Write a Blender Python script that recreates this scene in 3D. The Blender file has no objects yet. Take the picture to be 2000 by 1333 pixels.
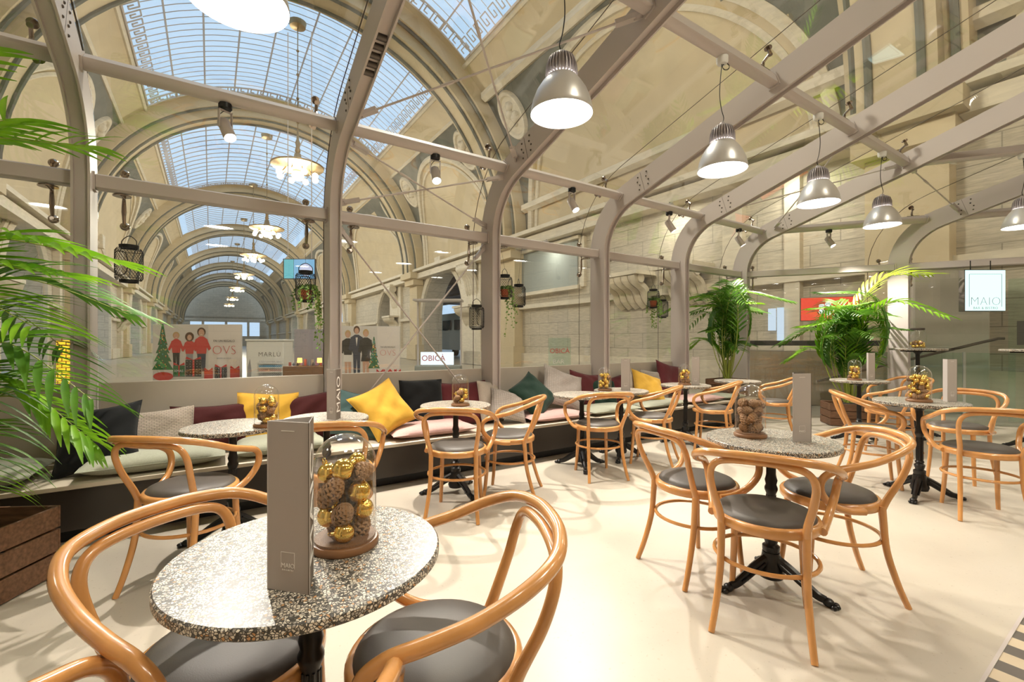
import bpy, math, random
from mathutils import Vector, Matrix, Euler
R = math.radians
PI = math.pi
sc = bpy.context.scene
col = sc.collection

# ------------------------------------------------------------------ camera, world, exposure
EYE = 1.24
cam_d = bpy.data.cameras.new('camera')
cam = bpy.data.objects.new('camera', cam_d)
col.objects.link(cam)
cam.location = (0, 0, EYE)
cam.rotation_euler = (R(90), 0, 0)
cam_d.sensor_width = 36
cam_d.lens = 16.0
cam_d.clip_start = 0.05
cam_d.clip_end = 400
sc.camera = cam
FPX = 889.0

world = bpy.data.worlds.new('sky')
sc.world = world
world.use_nodes = True
wn = world.node_tree
bg = wn.nodes['Background']
bg.inputs[0].default_value = (0.60, 0.79, 1.05, 1)
bg.inputs[1].default_value = 1.05

sc.view_settings.view_transform = 'Standard'
sc.view_settings.look = 'None'
sc.view_settings.gamma = 1
sc.view_settings.use_curve_mapping = False
sc.view_settings.exposure = 0.0
cy = sc.cycles
cy.use_denoising = True
cy.max_bounces = 7
cy.diffuse_bounces = 4
cy.glossy_bounces = 3
cy.transmission_bounces = 5
cy.transparent_max_bounces = 24
cy.sample_clamp_indirect = 4.0
cy.sample_clamp_direct = 0.0
cy.caustics_reflective = False
cy.caustics_refractive = False
cy.use_adaptive_sampling = True
cy.adaptive_threshold = 0.02

LAMP = 25.0          # emission of the pendant lenses
SPOT = 310.0          # watts of each track spot
HALL = 1200.0         # watts of each chandelier's lamps

# wall-aligned axes: s runs along the long glass wall, t away from the viewer through it
SD = Vector((.834, .552, 0)); TD = Vector((-.552, .834, 0))
WA = math.atan2(.552, .834)
def W(s, t, z=0.0): return Vector((SD.x*s+TD.x*t, SD.y*s+TD.y*t, z))
def px_s(px, t):
    u = (px-1000)/FPX
    return t*(.834*u+.552)/(.834-.552*u)

# ------------------------------------------------------------------ materials
MATS = {}
def nodes(name):
    m = bpy.data.materials.new(name); m.use_nodes = True
    nt = m.node_tree; b = nt.nodes['Principled BSDF']
    MATS[name] = m
    return m, nt, b
def N(nt, typ, **kw):
    n = nt.nodes.new(typ)
    for k, v in kw.items():
        if k.startswith('i_'):
            key = k[2:]
            key = int(key) if key.isdigit() else key.replace('_', ' ')
            n.inputs[key].default_value = v
        else: setattr(n, k, v)
    return n
def L(nt, a, ao, b, bi): nt.links.new(a.outputs[ao], b.inputs[bi])
def ramp(nt, stops, interp='LINEAR'):
    r = N(nt, 'ShaderNodeValToRGB'); r.color_ramp.interpolation = interp
    e = r.color_ramp.elements
    while len(e) < len(stops): e.new(0.5)
    for i, (p, c) in enumerate(stops):
        e[i].position = p; e[i].color = (*c, 1)
    return r
def mat(name, c, rough=.5, metal=0, spec=.5, coat=0, noise=None, bump=None, sheen=0, emit=None, es=0):
    if name in MATS: return MATS[name]
    m, nt, b = nodes(name)
    b.inputs['Base Color'].default_value = (*c, 1)
    b.inputs['Roughness'].default_value = rough
    b.inputs['Metallic'].default_value = metal
    b.inputs['Specular IOR Level'].default_value = spec
    b.inputs['Coat Weight'].default_value = coat
    b.inputs['Coat Roughness'].default_value = .12
    b.inputs['Sheen Weight'].default_value = sheen
    if emit: b.inputs['Emission Color'].default_value = (*emit, 1); b.inputs['Emission Strength'].default_value = es
    tc = None
    if noise or bump:
        tc = N(nt, 'ShaderNodeTexCoord')
    if noise:   # (scale, amount, stretch)
        sc_, amt, st = noise
        mp = N(nt, 'ShaderNodeMapping'); mp.inputs['Scale'].default_value = st
        L(nt, tc, 'Object', mp, 0)
        nz = N(nt, 'ShaderNodeTexNoise'); nz.inputs['Scale'].default_value = sc_; nz.inputs['Detail'].default_value = 5
        L(nt, mp, 0, nz, 'Vector')
        r = ramp(nt, [(.25, tuple(max(0, v*(1-amt)) for v in c)), (.75, tuple(min(1, v*(1+amt)) for v in c))])
        L(nt, nz, 'Fac', r, 0); L(nt, r, 0, b, 'Base Color')
    if bump:    # (scale, strength, dist)
        nb = N(nt, 'ShaderNodeTexNoise'); nb.inputs['Scale'].default_value = bump[0]; nb.inputs['Detail'].default_value = 4
        L(nt, tc, 'Object', nb, 'Vector')
        bp = N(nt, 'ShaderNodeBump'); bp.inputs['Strength'].default_value = bump[1]; bp.inputs['Distance'].default_value = bump[2]
        L(nt, nb, 'Fac', bp, 'Height'); L(nt, bp, 0, b, 'Normal')
    return m

def emis(name, c, s):
    m = bpy.data.materials.new(name); m.use_nodes = True; nt = m.node_tree
    nt.nodes.clear(); o = N(nt, 'ShaderNodeOutputMaterial'); e = N(nt, 'ShaderNodeEmission')
    e.inputs[0].default_value = (*c, 1); e.inputs[1].default_value = s; L(nt, e, 0, o, 0)
    MATS[name] = m; return m

def sheet_glass(name, tint, base, gain, rough=0.0):
    """thin clear glass: transparent with a Schlick reflection, same from both sides"""
    m = bpy.data.materials.new(name); m.use_nodes = True; nt = m.node_tree
    nt.nodes.clear(); o = N(nt, 'ShaderNodeOutputMaterial')
    lw = N(nt, 'ShaderNodeLayerWeight'); lw.inputs[0].default_value = .5
    p = N(nt, 'ShaderNodeMath', operation='POWER'); p.inputs[1].default_value = 4.0
    L(nt, lw, 'Facing', p, 0)
    ma = N(nt, 'ShaderNodeMath', operation='MULTIPLY_ADD'); ma.inputs[1].default_value = gain; ma.inputs[2].default_value = base
    L(nt, p, 0, ma, 0); ma.use_clamp = True
    t = N(nt, 'ShaderNodeBsdfTransparent'); t.inputs[0].default_value = (*tint, 1)
    g = N(nt, 'ShaderNodeBsdfGlossy'); g.inputs['Roughness'].default_value = rough; g.inputs[0].default_value = (1, 1, 1, 1)
    mx = N(nt, 'ShaderNodeMixShader'); L(nt, ma, 0, mx, 0); L(nt, t, 0, mx, 1); L(nt, g, 0, mx, 2); L(nt, mx, 0, o, 0)
    MATS[name] = m; return m

GLAZE = sheet_glass('clear glazing', (.96, .985, .97), .075, .85)
CLOCHE = sheet_glass('cloche glass', (.975, .975, .97), .075, 1.0)
BALG = sheet_glass('balustrade glass', (.86, .95, .91), .06, .7)

STEEL = mat('painted steel', (.55, .495, .475), .4, .08, .5)
CHROME = mat('polished bronze chrome', (.34, .28, .23), .18, 1)
DARKMET = mat('dark gunmetal', (.10, .085, .075), .35, .7)
BLACKM = mat('black metal', (.012, .012, .013), .4, .3)
IRON = mat('black cast iron', (.011, .010, .010), .32, .2, bump=(60, .15, .002))
ALU = mat('brushed aluminium shade', (.66, .65, .655), .34, .45)
ALUD = mat('aluminium heat sink', (.46, .42, .43), .42, .4)
WHITEP = mat('white lacquer', (.8, .8, .78), .35)
WOODC = mat('honey beech', (.58, .275, .088), .25, 0, .5, .6, noise=(14, .16, (1, 1, .35)))
LEATHER = mat('taupe leatherette', (.066, .055, .045), .48, 0, .38, bump=(420, .35, .0006))
TAUPE = mat('taupe leatherette pale', (.30, .265, .24), .5, bump=(420, .3, .0006))
BENCHTOP = mat('pale stone bench', (.60, .53, .43), .45, noise=(5, .07, (1, 1, 1)))
BENCHF = mat('dark bench front', (.032, .026, .021), .33, noise=(3, .15, (1, 1, 1)))
PANEL = mat('greige panel', (.50, .45, .385), .42, noise=(4, .06, (1, 1, 1)))
GOLD = mat('gold bauble', (.95, .66, .16), .1, 1)
CONE = mat('pine cone', (.16, .075, .032), .6, noise=(40, .5, (1, 1, 1)))
CONETIP = mat('pine cone tip', (.34, .19, .09), .6)
WBASE = mat('cloche base wood', (.22, .105, .045), .4, noise=(18, .25, (1, 1, 4)))
MENUF = mat('menu card', (.42, .38, .35), .55)
MENUD = mat('menu card dark', (.13, .105, .085), .55)
MENUL = mat('menu card print', (.82, .80, .76), .5)
LEAF = None
def leafmat(name, c1, c2):
    m, nt, b = nodes(name)
    tc = N(nt, 'ShaderNodeTexCoord'); nz = N(nt, 'ShaderNodeTexNoise'); nz.inputs['Scale'].default_value = 6
    L(nt, tc, 'Object', nz, 'Vector')
    r = ramp(nt, [(.3, c1), (.7, c2)]); L(nt, nz, 'Fac', r, 0); L(nt, r, 0, b, 'Base Color')
    b.inputs['Roughness'].default_value = .42
    tr = N(nt, 'ShaderNodeBsdfTranslucent'); L(nt, r, 0, tr, 0)
    mx = N(nt, 'ShaderNodeMixShader'); mx.inputs[0].default_value = .3
    o = nt.nodes['Material Output']; L(nt, b, 0, mx, 1); L(nt, tr, 0, mx, 2); L(nt, mx, 0, o, 0)
    return m
LEAF = leafmat('palm leaf', (.10, .27, .012), (.27, .52, .02))
LEAFD = leafmat('palm leaf deep', (.045, .14, .015), (.12, .28, .022))
LIME = leafmat('palm leaf lime', (.38, .62, .02), (.55, .75, .03))
IVY = leafmat('ivy leaf', (.10, .22, .035), (.20, .34, .07))
STEM = mat('palm stem', (.30, .36, .06), .5)
SOIL = mat('potting soil', (.02, .012, .008), .9)
TERRA = mat('terracotta', (.50, .13, .05), .7)
CRATE = mat('stained crate wood', (.17, .085, .045), .6, noise=(10, .45, (1, 6, 6)))

def terrazzo():
    m, nt, b = nodes('terrazzo')
    tc = N(nt, 'ShaderNodeTexCoord')
    nz = N(nt, 'ShaderNodeTexNoise'); nz.inputs['Scale'].default_value = 40
    L(nt, tc, 'Object', nz, 'Vector')
    add = N(nt, 'ShaderNodeMixRGB'); add.inputs[0].default_value = .012
    L(nt, tc, 'Object', add, 1); L(nt, nz, 'Color', add, 2)
    v = N(nt, 'ShaderNodeTexVoronoi'); v.inputs['Scale'].default_value = 165
    e = N(nt, 'ShaderNodeTexVoronoi', feature='DISTANCE_TO_EDGE'); e.inputs['Scale'].default_value = 165
    L(nt, add, 0, v, 'Vector'); L(nt, add, 0, e, 'Vector')
    sp = N(nt, 'ShaderNodeSeparateColor'); L(nt, v, 'Color', sp, 0)
    chip = ramp(nt, [(0, (.76, .71, .61)), (.40, (.60, .54, .44)), (.60, (.36, .33, .29)), (.76, (.56, .31, .14)), (.83, (.10, .095, .09))], 'CONSTANT')
    L(nt, sp, 0, chip, 0)
    mask = ramp(nt, [(.09, (0, 0, 0)), (.14, (1, 1, 1))]); L(nt, e, 'Distance', mask, 0)
    mx = N(nt, 'ShaderNodeMixRGB'); mx.inputs[1].default_value = (.055, .05, .042, 1)
    L(nt, mask, 0, mx, 0); L(nt, chip, 0, mx, 2); L(nt, mx, 0, b, 'Base Color')
    b.inputs['Roughness'].default_value = .36; b.inputs['Specular IOR Level'].default_value = .35
    return m
TERR = terrazzo()

def stone(name, c, blockx, blockz, mortar=.012, rough=.6, amt=.16, vein=(1, 1, 6)):
    """travertine courses laid in the wall plane (object x or y against z)"""
    m, nt, b = nodes(name)
    tc = N(nt, 'ShaderNodeTexCoord')
    sx = N(nt, 'ShaderNodeSeparateXYZ'); L(nt, tc, 'Object', sx, 0)
    ad = N(nt, 'ShaderNodeMath', operation='ADD'); L(nt, sx, 0, ad, 0); L(nt, sx, 1, ad, 1)
    cb = N(nt, 'ShaderNodeCombineXYZ'); L(nt, ad, 0, cb, 0); L(nt, sx, 2, cb, 1)
    br = N(nt, 'ShaderNodeTexBrick'); L(nt, cb, 0, br, 'Vector')
    br.inputs['Scale'].default_value = 1; br.inputs['Brick Width'].default_value = blockx; br.inputs['Row Height'].default_value = blockz
    br.inputs['Mortar Size'].default_value = mortar; br.inputs['Mortar Smooth'].default_value = .3
    br.inputs['Color1'].default_value = (*c, 1); br.inputs['Color2'].default_value = (*[v*.88 for v in c], 1)
    br.inputs['Mortar'].default_value = (*[v*.55 for v in c], 1)
    mp = N(nt, 'ShaderNodeMapping'); mp.inputs['Scale'].default_value = vein; L(nt, tc, 'Object', mp, 0)
    nz = N(nt, 'ShaderNodeTexNoise'); nz.inputs['Scale'].default_value = 3.2; nz.inputs['Detail'].default_value = 11; nz.inputs['Roughness'].default_value = .68
    L(nt, mp, 0, nz, 'Vector')
    rr = ramp(nt, [(.3, (1-amt*1.6,)*3), (.7, (1.0+amt*.3,)*3)]); L(nt, nz, 'Fac', rr, 0)
    mu = N(nt, 'ShaderNodeMixRGB', blend_type='MULTIPLY'); mu.inputs[0].default_value = 1
    L(nt, br, 0, mu, 1); L(nt, rr, 0, mu, 2); L(nt, mu, 0, b, 'Base Color')
    b.inputs['Roughness'].default_value = rough
    return m
TRAV = stone('travertine', (.66, .585, .46), 1.25, .5, amt=.24, vein=(1, 1, 11))
TRAV2 = mat('travertine moulding', (.68, .605, .475), .6, noise=(2.5, .12, (1, 1, 5)))
VAULT = mat('ochre vault plaster', (.60, .49, .315), .7, noise=(1.2, .08, (1, 1, 1)))
SPAND = mat('grey spandrel stucco', (.15, .15, .125), .8, noise=(2.0, .2, (1, 1, 1)))
GREYP = mat('grey plaster recess', (.30, .33, .31), .7)
HFLOOR = mat('hall marble floor', (.42, .37, .29), .3, noise=(.8, .15, (1, 1, 1)))

def floor_mat():
    m, nt, b = nodes('cream resin floor')
    tc = N(nt, 'ShaderNodeTexCoord')
    n1 = N(nt, 'ShaderNodeTexNoise'); n1.inputs['Scale'].default_value = 1.3; n1.inputs['Detail'].default_value = 6
    L(nt, tc, 'Object', n1, 'Vector')
    r1 = ramp(nt, [(.3, (.455, .405, .335)), (.7, (.56, .51, .425))]); L(nt, n1, 'Fac', r1, 0)
    n2 = N(nt, 'ShaderNodeTexNoise'); n2.inputs['Scale'].default_value = 55; n2.inputs['Detail'].default_value = 3
    L(nt, tc, 'Object', n2, 'Vector')
    r2 = ramp(nt, [(.27, (.72, .69, .62)), (.36, (1, 1, 1))]); L(nt, n2, 'Fac', r2, 0)
    mu = N(nt, 'ShaderNodeMixRGB', blend_type='MULTIPLY'); mu.inputs[0].default_value = .6
    L(nt, r1, 0, mu, 1); L(nt, r2, 0, mu, 2); L(nt, mu, 0, b, 'Base Color')
    b.inputs['Roughness'].default_value = .38
    return m
FLOORM = floor_mat()
def stripe_mat():
    m, nt, b = nodes('mosaic border')
    tc = N(nt, 'ShaderNodeTexCoord'); mp = N(nt, 'ShaderNodeMapping'); L(nt, tc, 'Object', mp, 0)
    br = N(nt, 'ShaderNodeTexChecker'); L(nt, mp, 0, br, 'Vector')
    mp.inputs['Scale'].default_value = (12.5, .5, 0)
    br.inputs['Scale'].default_value = 1; br.inputs[1].default_value = (.60, .50, .36, 1); br.inputs[2].default_value = (.13, .115, .10, 1)
    L(nt, br, 0, b, 'Base Color'); b.inputs['Roughness'].default_value = .4
    return m
STRIPE = stripe_mat()

def fabric(name, c, kind='plain'):
    m, nt, b = nodes(name)
    b.inputs['Roughness'].default_value = .85; b.inputs['Specular IOR Level'].default_value = .2
    tc = N(nt, 'ShaderNodeTexCoord')
    b.inputs['Sheen Weight'].default_value = .12 if kind == 'velvet' else .08
    if kind in ('knit', 'check'):
        sx = N(nt, 'ShaderNodeSeparateXYZ'); L(nt, tc, 'Object', sx, 0)
        cb = N(nt, 'ShaderNodeCombineXYZ'); L(nt, sx, 0, cb, 0); L(nt, sx, 2, cb, 1)
        br = N(nt, 'ShaderNodeTexBrick'); L(nt, cb, 0, br, 'Vector')
        br.inputs['Scale'].default_value = 1
        br.inputs['Brick Width'].default_value = .028 if kind == 'knit' else .022
        br.inputs['Row Height'].default_value = .012 if kind == 'knit' else .022
        br.inputs['Mortar Size'].default_value = .0022; br.inputs['Mortar Smooth'].default_value = .8
        if kind == 'check': br.offset = 0
        br.inputs['Color1'].default_value = (*c, 1); br.inputs['Color2'].default_value = (*[v*.9 for v in c], 1)
        br.inputs['Mortar'].default_value = (*[v*.55 for v in c], 1)
        L(nt, br, 0, b, 'Base Color')
        bp = N(nt, 'ShaderNodeBump'); bp.inputs['Strength'].default_value = .8; bp.inputs['Distance'].default_value = .004; bp.invert = True
        L(nt, br, 'Fac', bp, 'Height'); L(nt, bp, 0, b, 'Normal')
    else:
        nz = N(nt, 'ShaderNodeTexNoise'); nz.inputs['Scale'].default_value = 9 if kind == 'velvet' else 160
        L(nt, tc, 'Object', nz, 'Vector')
        r = ramp(nt, [(.3, tuple(v*.9 for v in c)), (.7, tuple(v*1.05 for v in c))]); L(nt, nz, 'Fac', r, 0); L(nt, r, 0, b, 'Base Color')
        n2 = N(nt, 'ShaderNodeTexNoise'); n2.inputs['Scale'].default_value = 14; L(nt, tc, 'Object', n2, 'Vector')
        bp = N(nt, 'ShaderNodeBump'); bp.inputs['Strength'].default_value = .4; bp.inputs['Distance'].default_value = .01
        L(nt, n2, 'Fac', bp, 'Height'); L(nt, bp, 0, b, 'Normal')
    return m
F_BLACK = fabric('black velvet', (.006, .007, .008), 'velvet')
F_KNIT = fabric('grey knit', (.40, .34, .28), 'knit')
F_CHECK = fabric('grey check weave', (.42, .37, .33), 'check')
F_MAROON = fabric('maroon cotton', (.055, .010, .010), 'plain')
F_PLUM = fabric('plum velvet', (.10, .018, .022), 'velvet')
F_MUST = fabric('mustard velvet', (.62, .36, .045), 'velvet')
F_GREEN = fabric('bottle green velvet', (.012, .035, .024), 'velvet')
F_SAGE = fabric('sage linen', (.36, .37, .29), 'plain')
F_PINK = fabric('dusty pink linen', (.55, .36, .33), 'plain')
F_LIGHT = fabric('oatmeal linen', (.48, .42, .36), 'plain')
F_TEAL = fabric('slate teal velvet', (.06, .11, .11), 'velvet')

# ------------------------------------------------------------------ mesh helpers
def spline(pts, n=6, closed=False):
    P = [Vector(p) for p in pts]; out = []; m = len(P)
    rng = range(m if closed else m-1)
    for i in rng:
        if closed: a, b, c, d = P[(i-1) % m], P[i], P[(i+1) % m], P[(i+2) % m]
        else: a, b, c, d = P[max(i-1, 0)], P[i], P[i+1], P[min(i+2, m-1)]
        for k in range(n):
            t = k/n; t2 = t*t; t3 = t2*t
            out.append(.5*((2*b)+(-a+c)*t+(2*a-5*b+4*c-d)*t2+(-a+3*b-3*c+d)*t3))
    if not closed: out.append(P[-1].copy())
    return out

class G:
    def __init__(s): s.v = []; s.f = []; s.mi = []; s.cur = 0
    def add(s, vs, fs):
        o = len(s.v); s.v += [tuple(v) for v in vs]
        s.f += [tuple(o+i for i in f) for f in fs]; s.mi += [s.cur]*len(fs)
        return s
    def box(s, c, d, M=None):
        x, y, z = d[0]/2, d[1]/2, d[2]/2; C = Vector(c)
        vs = [Vector((i*x, j*y, k*z)) for i in (-1, 1) for j in (-1, 1) for k in (-1, 1)]
        vs = [(M @ v if M else v)+C for v in vs]
        return s.add(vs, [(0, 1, 3, 2), (4, 6, 7, 5), (0, 4, 5, 1), (2, 3, 7, 6), (0, 2, 6, 4), (1, 5, 7, 3)])
    def bbox(s, c, d, b=.006, M=None):
        """box with chamfered vertical and horizontal edges"""
        C = Vector(c); hx, hy, hz = d[0]/2, d[1]/2, d[2]/2
        def ring(z, i):
            X, Y = hx-i, hy-i
            q = [(X, -Y+b), (X, Y-b), (X-b, Y), (-X+b, Y), (-X, Y-b), (-X, -Y+b), (-X+b, -Y), (X-b, -Y)]
            return [Vector((a, c_, z)) for a, c_ in q]
        rs = ring(-hz, b)+ring(-hz+b, 0)+ring(hz-b, 0)+ring(hz, b)
        rs = [(M @ v if M else v)+C for v in rs]
        fs = [tuple(range(7, -1, -1)), tuple(range(24, 32))]
        for k in range(3):
            for i in range(8):
                j = (i+1) % 8; fs.append((k*8+i, k*8+j, k*8+8+j, k*8+8+i))
        return s.add(rs, fs)
    def tube(s, pts, r, n=8, closed=False, caps=True, flat=1.0, up=None):
        P = [Vector(p) for p in pts]; m = len(P)
        rr = r if isinstance(r, (list, tuple)) else [r]*m
        if len(rr) != m: rr = [rr[0]+(rr[-1]-rr[0])*i/(m-1) if len(rr) == 2 else rr[int(i*(len(rr)-1)/(m-1))] for i in range(m)]
        T = []
        for i in range(m):
            a = P[(i-1) % m] if closed else P[max(i-1, 0)]; b = P[(i+1) % m] if closed else P[min(i+1, m-1)]
            d = b-a; T.append(d.normalized() if d.length > 1e-9 else Vector((0, 0, 1)))
        ref = Vector(up) if up else (Vector((0, 0, 1)) if abs(T[0].z) < .9 else Vector((1, 0, 0)))
        nrm = (ref-T[0]*ref.dot(T[0])).normalized(); vs = []
        for i in range(m):
            nrm = (nrm-T[i]*nrm.dot(T[i])).normalized(); bi = T[i].cross(nrm)
            for k in range(n):
                a = 2*PI*k/n; vs.append(P[i]+nrm*math.cos(a)*rr[i]*flat+bi*math.sin(a)*rr[i])
        fs = []
        for i in range(m if closed else m-1):
            for k in range(n):
                a, b = i*n+k, i*n+(k+1) % n; c, d = ((i+1) % m)*n+(k+1) % n, ((i+1) % m)*n+k
                fs.append((a, b, c, d))
        if caps and not closed: fs += [tuple(range(n-1, -1, -1)), tuple((m-1)*n+k for k in range(n))]
        return s.add(vs, fs)
    def lathe(s, prof, n=24, c=(0, 0, 0), M=None, a0=0, a1=2*PI):
        C = Vector(c); vs = []; full = abs(a1-a0-2*PI) < 1e-6; nn = n if full else n+1
        for r, z in prof:
            for k in range(nn):
                a = a0+(a1-a0)*k/n; v = Vector((r*math.cos(a), r*math.sin(a), z)); vs.append((M @ v if M else v)+C)
        fs = []
        for i in range(len(prof)-1):
            for k in range(n):
                k2 = (k+1) % nn
                fs.append((i*nn+k, i*nn+k2, (i+1)*nn+k2, (i+1)*nn+k))
        return s.add(vs, fs)
    def sphere(s, c, r, n=12, m=8, sq=(1, 1, 1), M=None):
        prof = [(max(1e-5, math.sin(PI*i/m))*r, -math.cos(PI*i/m)*r) for i in range(m+1)]
        MM = Matrix.Diagonal((*sq, 1)).to_3x3()
        return s.lathe(prof, n, c, (M @ MM) if M else MM)
    def prism(s, poly, f, d):
        """polygon (a,b) list swept by vector d; f maps (a,b)->Vector"""
        D = Vector(d); n = len(poly); a = [f(*p) for p in poly]; b = [v+D for v in a]
        fs = [tuple(range(n)), tuple(range(2*n-1, n-1, -1))]+[(i, i+n, (i+1) % n+n, (i+1) % n) for i in range(n)]
        return s.add(a+b, fs)
    def sweep(s, section, rings):
        """section count m; rings: list of lists of m Vectors"""
        m = len(rings[0]); vs = [v for r in rings for v in r]; fs = []
        for i in range(len(rings)-1):
            for k in range(m):
                k2 = (k+1) % m; fs.append((i*m+k, i*m+k2, (i+1)*m+k2, (i+1)*m+k))
        fs += [tuple(range(m-1, -1, -1)), tuple((len(rings)-1)*m+k for k in range(m))]
        return s.add(vs, fs)
    def build(s, name, mats, parent=None, smooth=True, ang=38, wall=False):
        me = bpy.data.meshes.new(name); me.from_pydata(s.v, [], s.f); me.validate()
        ml = mats if isinstance(mats, (list, tuple)) else [mats]
        for m in ml: me.materials.append(m)
        if len(ml) > 1 and len(me.polygons) == len(s.mi): me.polygons.foreach_set('material_index', s.mi)
        import bmesh
        bm = bmesh.new(); bm.from_mesh(me); bmesh.ops.recalc_face_normals(bm, faces=bm.faces); bm.to_mesh(me); bm.free()
        if smooth:
            me.polygons.foreach_set('use_smooth', [True]*len(me.polygons))
            me.set_sharp_from_angle(angle=R(ang))
        o = bpy.data.objects.new(name, me); col.objects.link(o)
        if parent: o.parent = parent
        if wall: o.rotation_euler.z = WA
        return o

def tag(o, label=None, cat=None, group=None, kind=None):
    if label: o['label'] = label
    if cat: o['category'] = cat
    if group: o['group'] = group
    if kind: o['kind'] = kind
    return o
def thing(name, loc=(0, 0, 0), rz=0.0, label=None, cat=None, group=None):
    o = bpy.data.objects.new(name, None); col.objects.link(o); o.empty_display_size = .1
    o.location = loc; o.rotation_euler.z = rz
    return tag(o, label, cat, group)
KIDS = {}
def copy_tree(o, parent=None):
    c = o.copy(); col.objects.link(c)
    if parent: c.parent = parent
    for ch in list(o.children): copy_tree(ch, c)
    return c
def place(proto, loc, rz, label, cat=None, group=None, scale=None):
    if proto not in PROTOS: PROTOS.append(proto)
    o2 = copy_tree(proto)
    o2.location = loc; o2.rotation_euler.z = rz
    o2['label'] = label
    if cat: o2['category'] = cat
    if group: o2['group'] = group
    elif 'group' in o2: del o2['group']
    if scale: o2.scale = scale
    PLACED.append(o2)
    return o2
PLACED = []; PROTOS = []
def struct(o): o['kind'] = 'structure'; return o
def text(name, body, size, m, loc, rot, parent, ext=.0015, offset=0.0, align='CENTER', sx=1.0, space=1.0):
    cu = bpy.data.curves.new(name, 'FONT'); cu.body = body; cu.size = size; cu.extrude = ext; cu.offset = offset
    cu.align_x = align; cu.align_y = 'CENTER'; cu.materials.append(m); cu.space_character = space; cu.resolution_u = 3
    o = bpy.data.objects.new(name, cu); col.objects.link(o); o.location = loc; o.rotation_euler = rot; o.scale = (sx, 1, 1)
    bpy.context.view_layer.update()
    me = bpy.data.meshes.new_from_object(o); me.name = name
    q = bpy.data.objects.new(name, me); col.objects.link(q); q.location = loc; q.rotation_euler = rot; q.scale = (sx, 1, 1)
    bpy.data.objects.remove(o)
    if parent: q.parent = parent
    return q

# ================================================================== GLASSHOUSE
SLOPE = R(17.1)
def prof(d, top=6.2, base=0.0, na=9):
    """rib profile offset d outward from its inner edge, as (t, z)"""
    out = [(4.2+d, base), (4.2+d, 1.2), (4.2+d, 2.37)]; rr = .56+d
    for i in range(1, na+1):
        a = R(72.9)*i/na; out.append((3.64+rr*math.cos(a), 2.37+rr*math.sin(a)))
    t0, z0 = out[-1]
    for k in (.33, .66, 1.0): out.append((t0-top*k*math.cos(SLOPE), z0+top*k*math.sin(SLOPE)))
    return out
RIBS = [(-2.40, 0), (-.74, 0), (.92, 0), (2.58, 0), (4.24, 0), (5.90, 0), (7.56, 0), (8.80, -1.78), (10.0, -3.70)]
rib_desc = ['beside the big palm at the bench start', 'rising beside the tall palm where the backed bench begins', 'standing between the two christmas hoardings',
            'behind the wall lantern and the mustard cushions', 'behind the two-tone cushion corner at the middle of the bench', 'behind the last stretch of bench cushions',
            'at the corner by the palm on the bench end', 'between the floor palm and the lit bistro sign', 'beyond the lit bistro sign']
ribs = []
for k, (s, dt) in enumerate(RIBS):
    lo, hi = prof(0, 6.2), prof(.25, 6.2)
    sec = [(-.05, 0), (-.036, 0), (-.036, .035), (.036, .035), (.036, 0), (.05, 0), (.05, .25), (-.05, .25)]
    rings = []
    for (t0, z0), (t1, z1) in zip(lo, hi):
        d = Vector((t1-t0, z1-z0))/.25
        rings.append([Vector((s+a, t0+d.x*b+dt, z0+d.y*b)) for a, b in sec])
    g = G(); g.sweep(None, rings)
    o = struct(g.build('rib_column', STEEL, wall=True)); tag(o, 'grey steel glasshouse rib ' + rib_desc[k], 'rib')
    ribs.append(o)
    # splice plate bolts on the roof run
    g = G()
    t0, z0 = prof(0)[-4]; along = Vector((0, -math.cos(SLOPE), math.sin(SLOPE))); out = Vector((0, math.sin(SLOPE), math.cos(SLOPE)))
    base = Vector((s, t0+dt, z0))+along*.28
    for sd in (-1, 1):
        for i in range(2):
            for j in range(4):
                p = base+along*((-.075 if i else .055)+(.02 if j % 2 else 0))+out*(.05+j*.05)
                q = p+Vector((sd*.05, 0, 0)); M = Matrix.Rotation(R(90)*sd, 3, 'Y')
                g.lathe([(1e-4, .009), (.006, .008), (.0095, .003), (.0095, 0)], 8, q, M)
        c = base+along*(-.01)+out*.125+Vector((sd*.0505, 0, 0))
        g.box(c, (.0012, .003, .24), Matrix.Rotation(-SLOPE, 3, 'X'))
    g.build('bolt_rivet', DARKMET, o)
    # perforated access slot with rollers under the roof run
    g = G(); st = base+along*(-.55 if k > 2 else .35)
    for i in range(5):
        p = st+along*i*.075+out*.032
        g.tube([p+Vector((-.034, 0, 0)), p+Vector((.034, 0, 0))], .024, 10)
    if k in (1, 2): g.build('roller_frame', DARKMET, o)

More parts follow.
